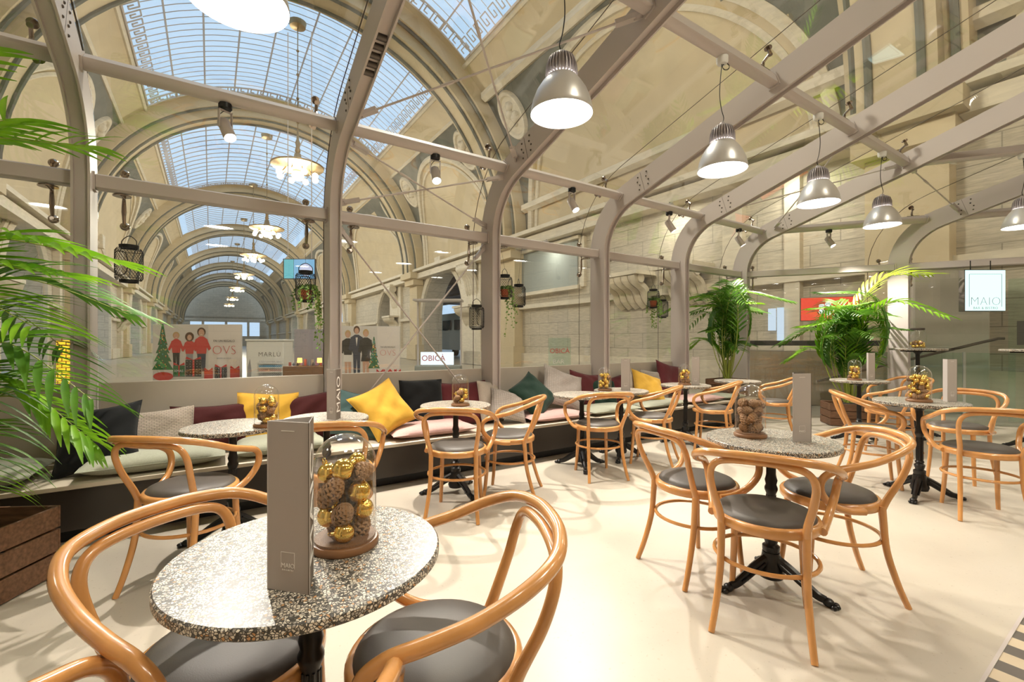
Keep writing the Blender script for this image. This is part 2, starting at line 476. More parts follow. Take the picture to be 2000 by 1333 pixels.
def seg(k): return Vector((RIBS[k][0], RIBS[k][1])), Vector((RIBS[k+1][0], RIBS[k+1][1]))
beam_levels = [(4.33, 2.37, 0.0, 'lower'), (3.955, 3.035, .9, 'middle'), (2.107, 3.56, SLOPE, 'upper')]
for k in range(8):
    a, b = seg(k)
    for li, (t, z, tilt, nm) in enumerate(beam_levels):
        if li == 2 and k in (0,): pass
        p, q = Vector((a.x, t+a.y, z)), Vector((b.x, t+b.y, z))
        d = (q-p); ln = d.length; d.normalize(); p2, q2 = p+d*.055, q-d*.055
        ang = math.atan2(d.y, d.x)
        M = Matrix.Rotation(ang, 3, 'Z') @ Matrix.Rotation(-tilt if li else 0, 3, 'X')
        g = G(); g.bbox((p2+q2)/2, ((q2-p2).length, .085, .105), .01, M)
        for e in (p2, q2):
            g.box(e, (.012, .10, .125), M)
        o = struct(g.build('cross_beam', STEEL, wall=True))
        tag(o, f'grey {nm} cross beam running off the steel rib {rib_desc[k]}', 'beam')
        # spider fittings that carry the glass
        g = G()
        ends = [(q2, -1)] + ([(p2, 1)] if li == 0 else [])
        for e, sg in ends:
            c = e+d*sg*.14
            n = Vector((-d.y, d.x, 0))
            if li == 0:
                g.lathe([(1e-4, -.012), (.055, -.012), (.055, -.004), (1e-4, -.004)], 16, c+n*.05+Vector((0, 0, -.055)))
                g.tube([c+n*.02+Vector((0, 0, -.06)), c+n*.14+Vector((0, 0, -.06))], .012, 8)
                for s2 in (-1, 1):
                    w = c+n*.14+Vector((0, 0, -.06))
                    g.tube([w, w+Vector((0, 0, s2*.10)), w+Vector((0, 0, s2*.13)), w+n*.02+Vector((0, 0, s2*.2))], [.011, .016, .013, .010], 8)
                    e2 = w+n*.05+Vector((0, 0, s2*.2)); Mx = Matrix.Rotation(math.atan2(n.y, n.x), 3, 'Z') @ Matrix.Rotation(R(90), 3, 'Y')
                    g.lathe([(1e-4, -.035), (.016, -.035), (.022, -.02), (.03, -.012), (.03, 0), (1e-4, 0)], 14, e2, Mx)
                    g.tube([w+Vector((0, 0, s2*.2)), e2], .012, 8)
            else:
                un = Vector((0, math.sin(tilt), math.cos(tilt))) if k < 6 else Vector((n.x*math.sin(tilt), n.y*math.sin(tilt), math.cos(tilt)))
                wv = un.cross(d)
                b0 = c+un*.055
                g.box(b0+un*.008, (.15, .07, .016), M)
                for s2 in (-1, 1) if li == 2 else (-1, 1):
                    g.tube([b0, b0+un*.07+wv*s2*.03, b0+un*.10+wv*s2*.10], [.018, .013, .011], 8)
                    e2 = b0+un*.10+wv*s2*.10
                    g.tube([e2-un*.02, e2+un*.05], [.018, .012], 8)
                    g.tube([e2+un*.05, e2+un*.062], .032, 14)
        g.build('glass_clamp_frame', CHROME, o)

# glazing, one sheet per bay
def bay_glass(k, d=.52):
    pr = prof(d, 6.2, na=8); g = G()
    a, b = seg(k); vs = []
    pts = []
    th = .012
    pr2 = prof(d+th, 6.2, na=8)
    rings = []
    for (t0, z0), (t1, z1) in zip(pr, pr2):
        e = .01/abs(b.x-a.x)
        A, B = a.lerp(b, .006), a.lerp(b, .994)
        rings.append([Vector((A.x, t0+A.y, z0)), Vector((B.x, t0+B.y, z0)), Vector((B.x, t1+B.y, z1)), Vector((A.x, t1+A.y, z1))])
    g.sweep(None, rings)
    return g
for k in range(8):
    o = struct(bay_glass(k).build(f'window_{k+1}', GLAZE, ang=50, wall=True))
    tag(o, 'curved clear glazing bay starting at the steel rib ' + rib_desc[k], 'window')

for k in range(9):
    s_, dt = RIBS[k]; g = G(); pr = prof(.526, 6.2, na=8)
    g.tube([(s_, t0+dt, z0) for t0, z0 in pr], .0045, 4)
    g.build('joint_strip', DARKMET, ribs[k], smooth=False)
# tie rods with fork ends, each pair crossing a bay
def tie(g, p, q, r=.0085):
    p, q = Vector(p), Vector(q); d = (q-p).normalized(); ln = (q-p).length
    g.tube([p, q], r, 8)
    for e, s in ((p, 1), (q, -1)):
        up = Vector((0, 0, 1)); x = d.cross(up).normalized(); y = x.cross(d)
        M = Matrix((d, x, y)).transposed()
        g.box(e+d*s*.11, (.14, .05, .034), M); g.box(e+d*s*.02, (.07, .014, .06), M)
    m = p.lerp(q, .35); g.tube([m-d*.05, m+d*.05], r*1.5, 8)
def tie_obj(pairs, label):
    t = thing('tie_rod_brace', label=label, cat='tie rod'); t.rotation_euler.z = WA; t['kind'] = 'structure'
    for p, q in pairs:
        g = G(); tie(g, p, q); g.build('tie_rod', STEEL, t)
S = [r[0] for r in RIBS]
PR = lambda l: (lambda tz: Vector((0, tz[0], tz[1])))(((3.804-l*math.cos(SLOPE))+.12*math.sin(SLOPE), 2.905+l*math.sin(SLOPE)+.12*math.cos(SLOPE)))
tie_obj([((S[2]+.06, 4.36, 2.28), (S[3]-.06, 4.36, .42)), ((S[3]-.06, 4.36, 2.28), (S[2]+.06, 4.36, .42))], 'crossed grey tie rods bracing the vertical glass above the mustard cushion')
a = PR(.1); b = PR(1.75); c0 = Vector((0, 4.33, 2.50)); c1 = Vector((0, 3.99, 2.94))
def at(v, s): return Vector((s, v.y, v.z))
tie_obj([(at(a, S[2]+.06), at(b, S[3]-.06)), (at(b, S[2]+.06), at(a, S[3]-.06))], 'crossed grey tie rods in the sloping roof above the pendant row')
tie_obj([(at(c0, S[2]+.06), at(c1, S[3]-.06)), (at(c1, S[2]+.06), at(c0, S[3]-.06))], 'crossed grey tie rods in the curved eave above the hoarding glass')
tie_obj([(at(a, S[5]+.06), at(b, S[6]-.06)), (at(b, S[5]+.06), at(a, S[6]-.06))], 'crossed grey tie rods in the roof over the far round tables')
a6, b6 = Vector((S[6]+.06, PR(1.8).y, PR(1.8).z)), Vector((S[7]-.06, PR(.2).y+RIBS[7][1], PR(.2).z))
tie_obj([(a6, b6)], 'single grey tie rod in the roof corner above the floor palm')

# ------------------------------------------------------------------ bench and back panels
def wbox(s0, s1, t0, t1, z0, z1, b=.006):
    g = G(); g.bbox(((s0+s1)/2, (t0+t1)/2, (z0+z1)/2), (s1-s0, t1-t0, z1-z0), b); return g
bench = thing('bench', label='long low built-in bench with pale seat and dark front along the glass wall', cat='bench'); bench.rotation_euler.z = WA
wbox(-3.6, 7.0, 3.735, 4.192, .345, .375, .004).build('seat_slab', BENCHTOP, bench)
for a, b in zip([-3.6]+[r[0] for r in RIBS[:6]], [r[0] for r in RIBS[:6]]+[7.0]):
    wbox(a+(.055 if a > -3.6 else 0), b-(.055 if b < 7 else 0), 4.1925, 4.41, .345, .375, .004).build('seat_slab', BENCHTOP, bench)
wbox(-3.6, 6.99, 3.765, 3.80, .09, .345, .003).build('front_panel', BENCHF, bench)
wbox(-3.6, 6.95, 3.86, 3.90, 0, .09, .003).build('plinth', BLACKM, bench)
wbox(6.95, 6.99, 3.80, 4.19, 0, .345, .003).build('end_panel', BENCHF, bench)
pd = ['beside the big palm', 'behind the knitted and maroon pillows', 'behind the tilted mustard pillow', 'behind the bottle green pillow', 'behind the plum pillow at the bench end']
for k in range(5):
    a, b = S[k]+.06, S[k+1]-.06
    g = wbox(a, b, 4.415, 4.44, .375, .935, .004)
    o = tag(g.build('back_panel', PANEL, wall=True), 'smooth greige back panel of the bench ' + pd[k], 'panel')
    g = wbox(a, a+.012, 4.408, 4.44, .375, .935, .002); g.build('edge_strip', STEEL, o)

# ------------------------------------------------------------------ floors
g = G(); g.box((2, 2, -.06), (24, 18, .12)); fl = struct(g.build('floor', FLOORM)); tag(fl, 'cream resin cafe floor', 'floor')
# cut: hall floor lies just outside the glazing
g = G(); g.box((3, 62, -.075), (60, 160, .10)); hf = struct(g.build('floor_hall', HFLOOR, wall=True)); tag(hf, 'pale marble floor of the station hall', 'floor')
p0 = Vector((1102/667*.0+(1925-1000)/889*(1102/667), 1102/667, 0)); p1 = Vector((1.125*1102/541, 1102/541, 0))
dv = (p1-p0).normalized(); nv = Vector((dv.y, -dv.x, 0))
g = G(); A = p0-dv*2.2; B = p1+dv*2.0; Wd = 1.2
g.add([(0, 0, 0), ((B-A).length, 0, 0), ((B-A).length, -Wd, 0), (0, -Wd, 0), (0, 0, .004), ((B-A).length, 0, .004), ((B-A).length, -Wd, .004), (0, -Wd, .004)],
      [(0, 1, 2, 3), (4, 7, 6, 5), (0, 4, 5, 1), (1, 5, 6, 2), (2, 6, 7, 3), (3, 7, 4, 0)])
o = struct(g.build('floor_border', STRIPE, smooth=False)); o.location = A; o.rotation_euler.z = math.atan2(dv.y, dv.x)
tag(o, 'dark and cream striped stone border at the floor edge', 'floor border')
g = G(); g.box(((B-A).length/2, .006, .003), ((B-A).length, .012, .008)); o2 = g.build('joint_strip', STEEL, o)
# low kerb outside the glass
g = G(); g.box((3.2, 4.76, .03), (12.5, .16, .06)); struct(g.build('trim_1', TRAV2, wall=True))

# ================================================================== CHAIRS
def make_chair():
    t = thing('bentwood_armchair', cat='chair')
    g = G()
    ring = [(.205*math.cos(a), .205*math.sin(a)+.0) for a in [2*PI*i/40 for i in range(40)]]
    g.lathe([(.190, .432), (.213, .432), (.217, .440), (.217, .462), (.211, .470), (.200, .474), (.186, .472), (.182, .455), (.182, .436), (.190, .432)], 44)
    g.build('seat_frame', WOODC, t)
    g = G(); g.lathe([(1e-4, .458), (.19, .458), (.197, .466), (.198, .474), (.190, .486), (.165, .496), (.11, .502), (.05, .504), (1e-4, .504)], 44)
    g.build('seat_pad', LEATHER, t)
    # back hoop, continuing the rear legs upward
    P = [(-.158, -.153, .440), (-.162, -.178, .50), (-.182, -.222, .60), (-.188, -.248, .68), (-.165, -.262, .728), (-.11, -.270, .748), (0, -.276, .754)]
    Q = P+[(-x, y, z) for x, y, z in reversed(P[:-1])]
    pts = spline(Q, 6); g = G(); m_ = len(pts)-1; g.tube(pts, [.0146+.0026*abs(2*i/m_-1)**4 for i in range(m_+1)], 10); g.build('back_hoop', WOODC, t)
    # arm rail
    P = [(-.214, -.055, .447), (-.226, .03, .452), (-.243, .105, .485), (-.262, .152, .545), (-.272, .150, .605), (-.280, .105, .645), (-.284, .03, .667),
         (-.280, -.07, .695), (-.262, -.17, .735), (-.210, -.247, .765), (-.11, -.288, .778), (0, -.298, .781)]
    Q = P+[(-x, y, z) for x, y, z in reversed(P[:-1])]
    pts = spline(Q, 6); g = G(); g.tube(pts, .0170, 10); g.build('arm_rail', WOODC, t)
    # legs
    for sx in (-1, 1):
        g = G(); pts = spline([(sx*.158, -.155, .462), (sx*.158, -.160, .40), (sx*.160, -.175, .25), (sx*.172, -.215, .10), (sx*.184, -.252, .0)], 5)
        g.tube(pts, [.0175, .013], 10); g.build('leg', WOODC, t)
    for sx in (-1, 1):
        g = G(); pts = spline([(sx*.138, .135, .452), (sx*.142, .142, .30), (sx*.150, .155, .12), (sx*.158, .168, .0)], 5)
        g.tube(pts, [.0180, .013], 10); g.build('leg', WOODC, t)
    g = G(); pts = [(.207*math.cos(a), .203*math.sin(a)-.012, .285) for a in [2*PI*i/36 for i in range(36)]]
    g.tube(pts, .0095, 8, closed=True); g.build('stretcher_ring', WOODC, t)
    g = G()
    for sx in (-1, 1):
        for y in (-.02, .03):
            g.sphere((sx*.2175, y, .452), .005, 8, 6)
    g.build('screw', DARKMET, t)
    return t
chair = make_chair()
def face(x, y, tx, ty, off=0): return math.atan2(ty-y, tx-x)-PI/2+R(off)
CH = [  # x, y, facing degrees (0 = away from the viewer), label
 (-.70, 1.14, -110, 'honey bentwood armchair tucked at the front terrazzo table, back toward the crate and palm'),
 (-.19, 1.14, 102, 'honey bentwood armchair at the front terrazzo table, on the side of the cloche of cones'),
 (-.495, .725, 0, 'bentwood armchair before the front terrazzo table, only its two arm ends showing'),
 (-1.70, 2.42, -6, 'bentwood armchair in front of the terrazzo table with cloche, before the knitted pillow'),
 (-1.08, 2.80, 14, 'bentwood armchair behind the front cloche, at the small table with the tall menu spine'),
 (-.40, 3.33, -3, 'bentwood armchair with its back to us at the small table below the black pillow'),
 (-.03, 3.74, 80, 'bentwood armchair in profile at the small table beneath the black pillow, facing that table'),
 (.80, 4.24, 12, 'bentwood armchair with its back to us at the bare table beside the pink cushion'),
 (1.42, 4.66, 62, 'bentwood armchair turned to the table with cloche and menu near the bottle green pillow'),
 (2.30, 5.22, 58, 'bentwood armchair turned to the table under the mustard and plum pillows'),
 (3.33, 5.80, 62, 'bentwood armchair at the bare table by the palm on the bench end'),
 (1.02, 2.52, -68, 'bentwood armchair at the open-floor table of cones, seen from its side, seat toward the bench'),
 (1.14, 2.05, -33, 'bentwood armchair with its curved back toward us at the cone cloche table in mid floor'),
 (1.62, 2.33, 80, 'bentwood armchair at the cone cloche table, on the side of the grey menu'),
 (3.16, 3.99, -118, 'bentwood armchair behind the table of gold baubles, facing out over the open floor'),
 (3.36, 3.27, -27, 'bentwood armchair with its back to us at the gold bauble table'),
 (4.02, 4.10, 118, 'bentwood armchair beyond the gold bauble table, below the tall menu'),
 (4.85, 5.72, 95, 'bentwood armchair behind the table by the floor palm, back to the steel column'),
 (4.22, 5.10, 35, 'bentwood armchair in front of the table by the floor palm'),
]
for x, y, a, lb in CH:
    c = place(chair, (x, y, 0), R(a), lb, 'chair')
# pale worn seats under direct light on two of them are the same leatherette

# ================================================================== TABLES
def make_table(hh=.745, D=.60, label=None, high=False):
    t = thing('bistro_table', cat='table')
    r = D/2; th = .026
    g = G(); g.lathe([(1e-4, hh-th), (r-.006, hh-th), (r, hh-th+.005), (r, hh-.004), (r-.004, hh), (1e-4, hh)], 72)
    g.build('tabletop', TERR, t)
    g = G()
    g.lathe([(1e-4, hh-th-.001), (.05, hh-th-.001), (.05, hh-th-.02), (.024, hh-th-.05), (1e-4, hh-th-.05)], 16)
    for k in range(4):
        a = k*PI/2+.3; M = Matrix.Rotation(a, 3, 'Z')
        g.box(M @ Vector((r*.34, 0, hh-th-.010)), (r*.68, .03, .018), M)
    g.build('top_bracket', IRON, t)
    g = G()
    pr = [(.034, .17), (.040, .185), (.040, .205), (.027, .215), (.033, .235), (.036, .25), (.024, .262), (.030, .275), (.021, .29), (.021, hh*.62), (.023, hh*.63), (.030, hh*.655), (.030, hh*.67), (.024, hh*.69),
          (.029, hh*.72), (.024, hh*.745), (.022, hh*.76), (.022, hh-th-.045)]
    g.lathe(pr, 20)
    for k in range(10):
        a = 2*PI*k/10; x, y = .0205*math.cos(a), .0205*math.sin(a)
        g.tube([(x, y, .29), (x, y, hh*.62)], .0042, 6)
    g.build('pedestal', IRON, t)
    g = G(); g.lathe([(1e-4, .045), (.055, .05), (.062, .075), (.052, .10), (.046, .135), (.040, .175), (1e-4, .178)], 20)
    g.build('hub', IRON, t)
    for k in range(3):
        a = k*2*PI/3; M = Matrix.Rotation(a, 3, 'Z')
        g = G()
        pts = spline([(.03, 0, .135), (.09, 0, .105), (.15, 0, .065), (.20, 0, .034), (.235, 0, .026)], 5)
        g.tube(pts, [.032, .019], 8, flat=.75, up=(0, 1, 0))
        for sy in (-1, 1):
            g.tube(spline([(.05, sy*.026, .13), (.11, sy*.024, .092), (.18, sy*.02, .05)], 4), .0055, 6)
        g.sphere((.245, 0, .020), .02, 12, 8, (1.25, 1.2, 1.0))
        for j, (cx, cy_, rr_) in enumerate([(.272, -.017, .011), (.278, 0, .012), (.272, .017, .011)]):
            g.sphere((cx, cy_, .012), rr_, 8, 6, (1.4, 1, 1))
        g.v = [tuple(M @ Vector(v)) for v in g.v]
        g.build('foot', IRON, t)
    return t
TB = [ # x, y, height, D, rot, label
 (-.477, 1.08, .745, .60, 20, 'round speckled terrazzo table nearest the viewer, with cloche and tall grey menu'),
 (-1.735, 2.83, .715, .55, 80, 'round terrazzo table by the knitted pillow, cloche on it, touching another table'),
 (-1.27, 3.12, .715, .55, 50, 'round terrazzo table with the big-lettered menu spine, by the slate pillow'),
 (-.46, 3.72, .72, .57, 70, 'small round terrazzo table with cloche below the black pillow'),
 (.69, 4.50, .715, .57, 30, 'bare round terrazzo table beside the pink and sage seat cushions'),
 (1.165, 4.86, .715, .57, 10, 'round terrazzo table with cloche and pale menu before the second row of pillows'),
 (2.09, 5.48, .715, .57, 40, 'round terrazzo table with cloche and menu under the plum pillow'),
 (3.02, 6.10, .71, .57, 0, 'bare round terrazzo table beside the palm on the bench end'),
 (1.312, 2.305, .745, .60, -48, 'round terrazzo table in mid floor with a cloche full of pine cones'),
 (3.26, 3.64, .76, .60, -20, 'round terrazzo table with the cloche of gold baubles'),
 (4.27, 5.60, .76, .60, 15, 'round terrazzo table in front of the floor palm'),
]
TABLES = []
protos = {}
for i, (x, y, h, D, rz, lb) in enumerate(TB):
    key = (h, D)
    if key not in protos:
        protos[key] = make_table(h, D)
    TABLES.append(place(protos[key], (x, y, 0), R(rz), lb, 'table'))
hi = make_table(1.145, .58)
hi.name = 'high_bistro_table'
place(hi, (5.26, 5.90, 0), 0, 'tall terrazzo bar table with a jar of gold baubles on it', 'table')
place(hi, (5.98, 5.20, 0), .4, 'tall terrazzo bar table cut by the picture edge, in front of the glass door', 'table')

# ================================================================== CLOCHES, CONES, BAUBLES, MENUS
def make_cloche(r=.072, h=.27, name='glass_cloche'):
    t = thing(name, cat='cloche')
    g = G(); g.lathe([(1e-4, 0), (r+.004, 0), (r+.006, .004), (r+.006, .014), (r+.003, .018), (r-.002, .019), (r-.002, .024), (1e-4, .024)], 40); g.build('wooden_base', WBASE, t)
    g = G(); pr = [(r, .021)]; hs = h-r*1.0
    pr += [(r, .021+(hs-.021)*k/4) for k in range(1, 5)]
    pr += [(r*math.cos(R(90)*k/10), hs+r*math.sin(R(90)*k/10)) for k in range(1, 10)]+[(1e-4, h)]
    g.lathe(pr, 40); g.build('glass_dome', CLOCHE, t)
    return t
cloche = make_cloche()
def make_cone():
    g = G(); rnd = random.Random(5); g.cur = 0
    hgt, rad = .062, .0225
    g.lathe([(1e-4, -.033), (.008, -.029), (.012, -.011), (.010, .014), (.003, .029), (1e-4, .031)], 8)
    n = 74
    for i in range(n):
        f = i/n; z = .003+f*.055; a = i*2.39996
        env = rad*math.sin(PI*(.22+.76*f**.85))**.8 if f < .98 else .004
        sc_ = .35+.65*math.sin(PI*(.2+.75*f)); w = .0082*sc_; el = R(8+50*f)
        M = Matrix.Rotation(a, 3, 'Z') @ Matrix.Rotation(-el, 3, 'Y')
        b0 = Vector((0, 0, z-.031))
        def q(x, y, zz): return b0+M @ Vector((x, y, zz))
        i0 = env*.25
        vs = [q(i0, -w*.5, 0), q(i0, w*.5, 0), q(env*.8, w, .001), q(env, w*.75, .0035), q(env*1.08, 0, .005), q(env, -w*.75, .0035), q(env*.8, -w, .001),
              q(i0, -w*.5, -.002), q(i0, w*.5, -.002), q(env*.8, w, -.003), q(env, w*.75, -.001), q(env*1.08, 0, 0), q(env, -w*.75, -.001), q(env*.8, -w, -.003)]
        g.cur = 0; g.add(vs, [(0, 1, 2, 6), (8, 7, 13, 9), (0, 6, 13, 7), (1, 8, 9, 2)])
        o_ = len(g.v)-14
        g.cur = 1
        for f_ in [(2, 3, 5, 6), (3, 4, 5), (9, 13, 12, 10), (10, 12, 11), (2, 9, 10, 3), (3, 10, 11, 4), (4, 11, 12, 5), (5, 12, 13, 6)]:
            g.f.append(tuple(o_+i for i in f_)); g.mi.append(1)
    g.cur = 0
    return g.build('pine_cone', [CONE, CONETIP], smooth=False)
cone0 = make_cone(); tag(cone0, cat='pine cone')
def make_bauble():
    t = thing('gold_bauble', cat='bauble')
    g = G(); g.sphere((0, 0, 0), .021, 20, 14); g.build('ball', GOLD, t)
    g = G(); g.lathe([(.0055, .0195), (.0055, .026), (1e-4, .026)], 10)
    g.tube([(.003*math.cos(a), 0, .029+.003*math.sin(a)) for a in [2*PI*i/10 for i in range(10)]], .0006, 4, closed=True)
    g.build('cap', GOLD, t)
    return t
baub0 = make_bauble()
rnd = random.Random(11)
def fill(cx, cy_, z0, items, desc, r=.072, sc_=1.0):
    """items: list of (kind, x, y, z, scale)"""
    for kind, x, y, z, s_ in items:
        o0 = cone0 if kind == 'c' else baub0
        nm = 'brown pine cone' if kind == 'c' else 'shiny gold bauble'
        c = place(o0, (cx+x, cy_+y, z0+z), 0, f'{nm} inside the {desc}', group=('pine cones' if kind == 'c' else 'gold baubles')+f' inside the {desc}')
        c.rotation_euler = (rnd.uniform(-1.5, 1.5), rnd.uniform(-1.2, 1.2), rnd.uniform(0, 6))
        c.scale = (s_,)*3
def pack(n, kinds, r, z0, z1, seed, smin=.9, smax=1.1, rad=.021):
    rn = random.Random(seed); out = []; tries = 0
    while len(out) < n and tries < 6000:
        tries += 1
        k = kinds(len(out), rn); s_ = rn.uniform(smin, smax); rr = rad*s_*(1.15 if k == 'c' else 1)
        a = rn.uniform(0, 2*PI); q = max(0, r-rr-.002)*rn.random()**.35; x, y = q*math.cos(a), q*math.sin(a)
        # drop to the lowest free height
        z = z0+rr
        for _ in range(60):
            hit = [o for o in out if (o[1]-x)**2+(o[2]-y)**2+(o[3]-z)**2 < (rr+o[5])**2*.74]
            if not hit: break
            z += .004
        if z+rr > z1: continue
        out.append((k, x, y, z, s_, rr))
    res = []
    for k, x, y, z, s_, rr in out:
        res.append((k, x, y, z-(0 if k == 'b' else 0), s_))
    return res
def recentre(items):
    return items
CL = [ # table idx, x, y, z, desc, content, scale
 (-.405, 1.105, .745, 'front table cloche', 'mix', 1.0),
 (-1.51, 2.80, .715, 'cloche before the mustard pillow', 'mix', .95),
 (-.415, 3.66, .72, 'cloche below the black pillow', 'few', .95),
 (.985, 4.83, .715, 'cloche on the table past the pink cushion', 'mix', .95),
 (2.07, 5.46, .715, 'cloche under the plum pillow', 'mix', .95),
 (1.235, 2.36, .745, 'mid-floor cloche full of cones', 'cones', 1.0),
 (3.22, 3.60, .76, 'cloche heaped with gold baubles', 'gold', 1.06),
 (4.20, 5.58, .76, 'cloche on the floor palm table', 'mix', .95),
]
for i, (x, y, z, d, kind, s_) in enumerate(CL):
    c = place(cloche, (x, y, z+.0005), 0, f'tall glass cloche on wooden base, the {d}', 'cloche'); c.scale = (s_,)*3
    if kind == 'mix':
        it = pack(17 if i else 30, lambda n, rn: 'c' if rn.random() < .55 else 'b', .071*s_, .022, (.215 if i == 0 else .195)*s_, 30+i, 1.0, 1.3)
    elif kind == 'few':
        it = pack(10, lambda n, rn: 'c' if rn.random() < .6 else 'b', .068*s_, .024, .15*s_, 42, .95, 1.15)
    elif kind == 'cones':
        it = pack(26, lambda n, rn: 'c', .071*s_, .022, .20, 52, 1.0, 1.2)
    else:
        it = pack(40, lambda n, rn: 'c' if n < 10 else 'b', .071*s_, .024, .22, 61, .8, .95)
    # cones are modelled from their base up: keep their middles on the packed points
    fill(x, y, z, it, d, sc_=s_)
# jar on the high table
t = thing('glass_jar', (5.24, 5.88, 1.1455), 0, 'clear glass storage jar with gold baubles on the tall bar table', 'jar')
g = G(); g.lathe([(1e-4, .004), (.08, .004), (.09, .02), (.09, .17), (.075, .20), (.068, .215), (.068, .235)], 28); g.build('glass_body', CLOCHE, t)
g = G(); g.lathe([(.07, .235), (.074, .24), (.074, .26), (.03, .268), (1e-4, .268)], 24); g.build('lid', DARKMET, t)
fill(5.24, 5.88, 1.1455, pack(16, lambda n, rn: 'b' if n % 5 else 'c', .083, .006, .11, 77, .9, 1.1), 'jar on the tall bar table')

def make_menu(spine=False):
    w, h = .098, .335
    t = thing('menu_stand', cat='menu')
    a = [(-w/2, -w*.29), (w/2, -w*.29), (.004, .042)]
    th = .0022
    for i in range(3):
        p, q = Vector((*a[i], 0)), Vector((*a[(i+1) % 3], 0)); d = (q-p).normalized(); n = Vector((d.y, -d.x, 0))
        g = G(); m = (p+q)/2-n*th*.5
        ang = math.atan2(d.y, d.x)
        g.box(m+Vector((0, 0, h/2)), ((q-p).length, th, h), Matrix.Rotation(ang, 3, 'Z'))
        f = g.build('menu_face', [MENUF, MENUD, MENUD][i] if i != 2 else MENUF, t, smooth=False)
        if i == 0:
            gg = G(); y = -w*.29-.0006; zc = .062; q_ = .0155
            for (cx, cz, dx, dz) in [(0, zc+q_, 2*q_, .0008), (-q_, zc, .0008, 2*q_), (q_, zc, .0008, 2*q_), ]:
                gg.box((cx, y, cz), (dx, .0006, dz))
            gg.box((0, y, h-.018), (.030, .0006, .0016))
            gg.build('printed_frame', MENUL, f)
            text('lettering', 'MAIO', .0125, MENUL, (0, y, zc-.011), (R(90), 0, 0), f, .0003)
            text('lettering', 'BAR & BISTRO', .0042, MENUL, (0, y, zc-.0195), (R(90), 0, 0), f, .0003)
        if i == 1:
            c = m+n*(th*.5+.0006)+Vector((0, 0, h*.50))
            o = text('lettering', 'MAIO', .088, MENUL, c, (0, 0, 0), f, .0003)
            Mx = Matrix.Rotation(ang, 4, 'Z') @ Matrix.Rotation(R(90), 4, 'X') @ Matrix.Rotation(R(90), 4, 'Z')
            o.rotation_euler = Mx.to_euler(); o.scale = (1.12, .95, 1)
    return t
menu = make_menu()
MN = [ # x, y, z, rotation of its printed front (deg, 0 = toward viewer)
 (-.435, .925, .745, -14, 'tall grey card menu standing on the front table before the cloche'),
 (-1.19, 3.06, .715, -32, 'tall menu with large lettering up its dark side, by the slate pillow'),
 (1.20, 4.84, .715, 4, 'pale menu beside the cloche on the table past the pink cushion'),
 (2.19, 5.46, .715, 6, 'pale menu beside the cloche under the plum pillow'),
 (1.42, 2.26, .745, 6, 'tall grey menu on the mid-floor table of cones'),
 (3.47, 3.62, .76, 12, 'grey menu standing beside the gold bauble cloche'),
 (4.36, 5.55, .76, 10, 'pale menu on the table in front of the floor palm'),
]
for x, y, z, a, lb in MN: place(menu, (x, y, z+.0004), R(a), lb, 'menu')

# ================================================================== PILLOWS AND SEAT CUSHIONS
def pillow(name, w, h, th, m, seed=0, pinch=.05, wr=.006, flatten=0.0):
    rn = random.Random(seed); n = 22; ph = [rn.uniform(0, 6) for _ in range(6)]
    def P(i, j, sd):
        u = -1+2*i/n; v = -1+2*j/n
        x = w/2*u*(1-pinch*(1-v*v)*0.9*abs(u)**3 ) ; z = h/2*v*(1-pinch*(1-u*u)*0.9*abs(v)**3)
        x *= 1+.03*math.sin(2.1*v+ph[0]); z *= 1+.03*math.sin(2.3*u+ph[1])
        e = max(0, (1-u**4)*(1-v**4))**.62
        y = sd*th/2*e*(1-flatten*(.3 if sd > 0 else 0))
        y += wr*e*(math.sin(7*u+5*v*math.sin(3*v+ph[2])+ph[3])+.6*math.sin(9*v-6*u+ph[4]))
        return Vector((x, y, z))
    vs = []; idx = {}
    for sd in (-1, 1):
        for i in range(n+1):
            for j in range(n+1):
                edge = i in (0, n) or j in (0, n)
                if sd == 1 and edge: idx[(sd, i, j)] = idx[(-1, i, j)]; continue
                idx[(sd, i, j)] = len(vs); vs.append(P(i, j, sd))
    fs = []
    for sd in (-1, 1):
        for i in range(n):
            for j in range(n):
                q = (idx[(sd, i, j)], idx[(sd, i+1, j)], idx[(sd, i+1, j+1)], idx[(sd, i, j+1)])
                fs.append(q if sd < 0 else q[::-1])
    g = G(); g.add(vs, fs)
    o = g.build(name, m, ang=80)
    # piped edge
    rim = [P(i, 0, 0) for i in range(n)]+[P(n, j, 0) for j in range(n)]+[P(n-i, n, 0) for i in range(n)]+[P(0, n-j, 0) for j in range(n)]
    gg = G(); gg.tube(rim, .0022, 5, closed=True); gg.build('piping', m, o)
    return o
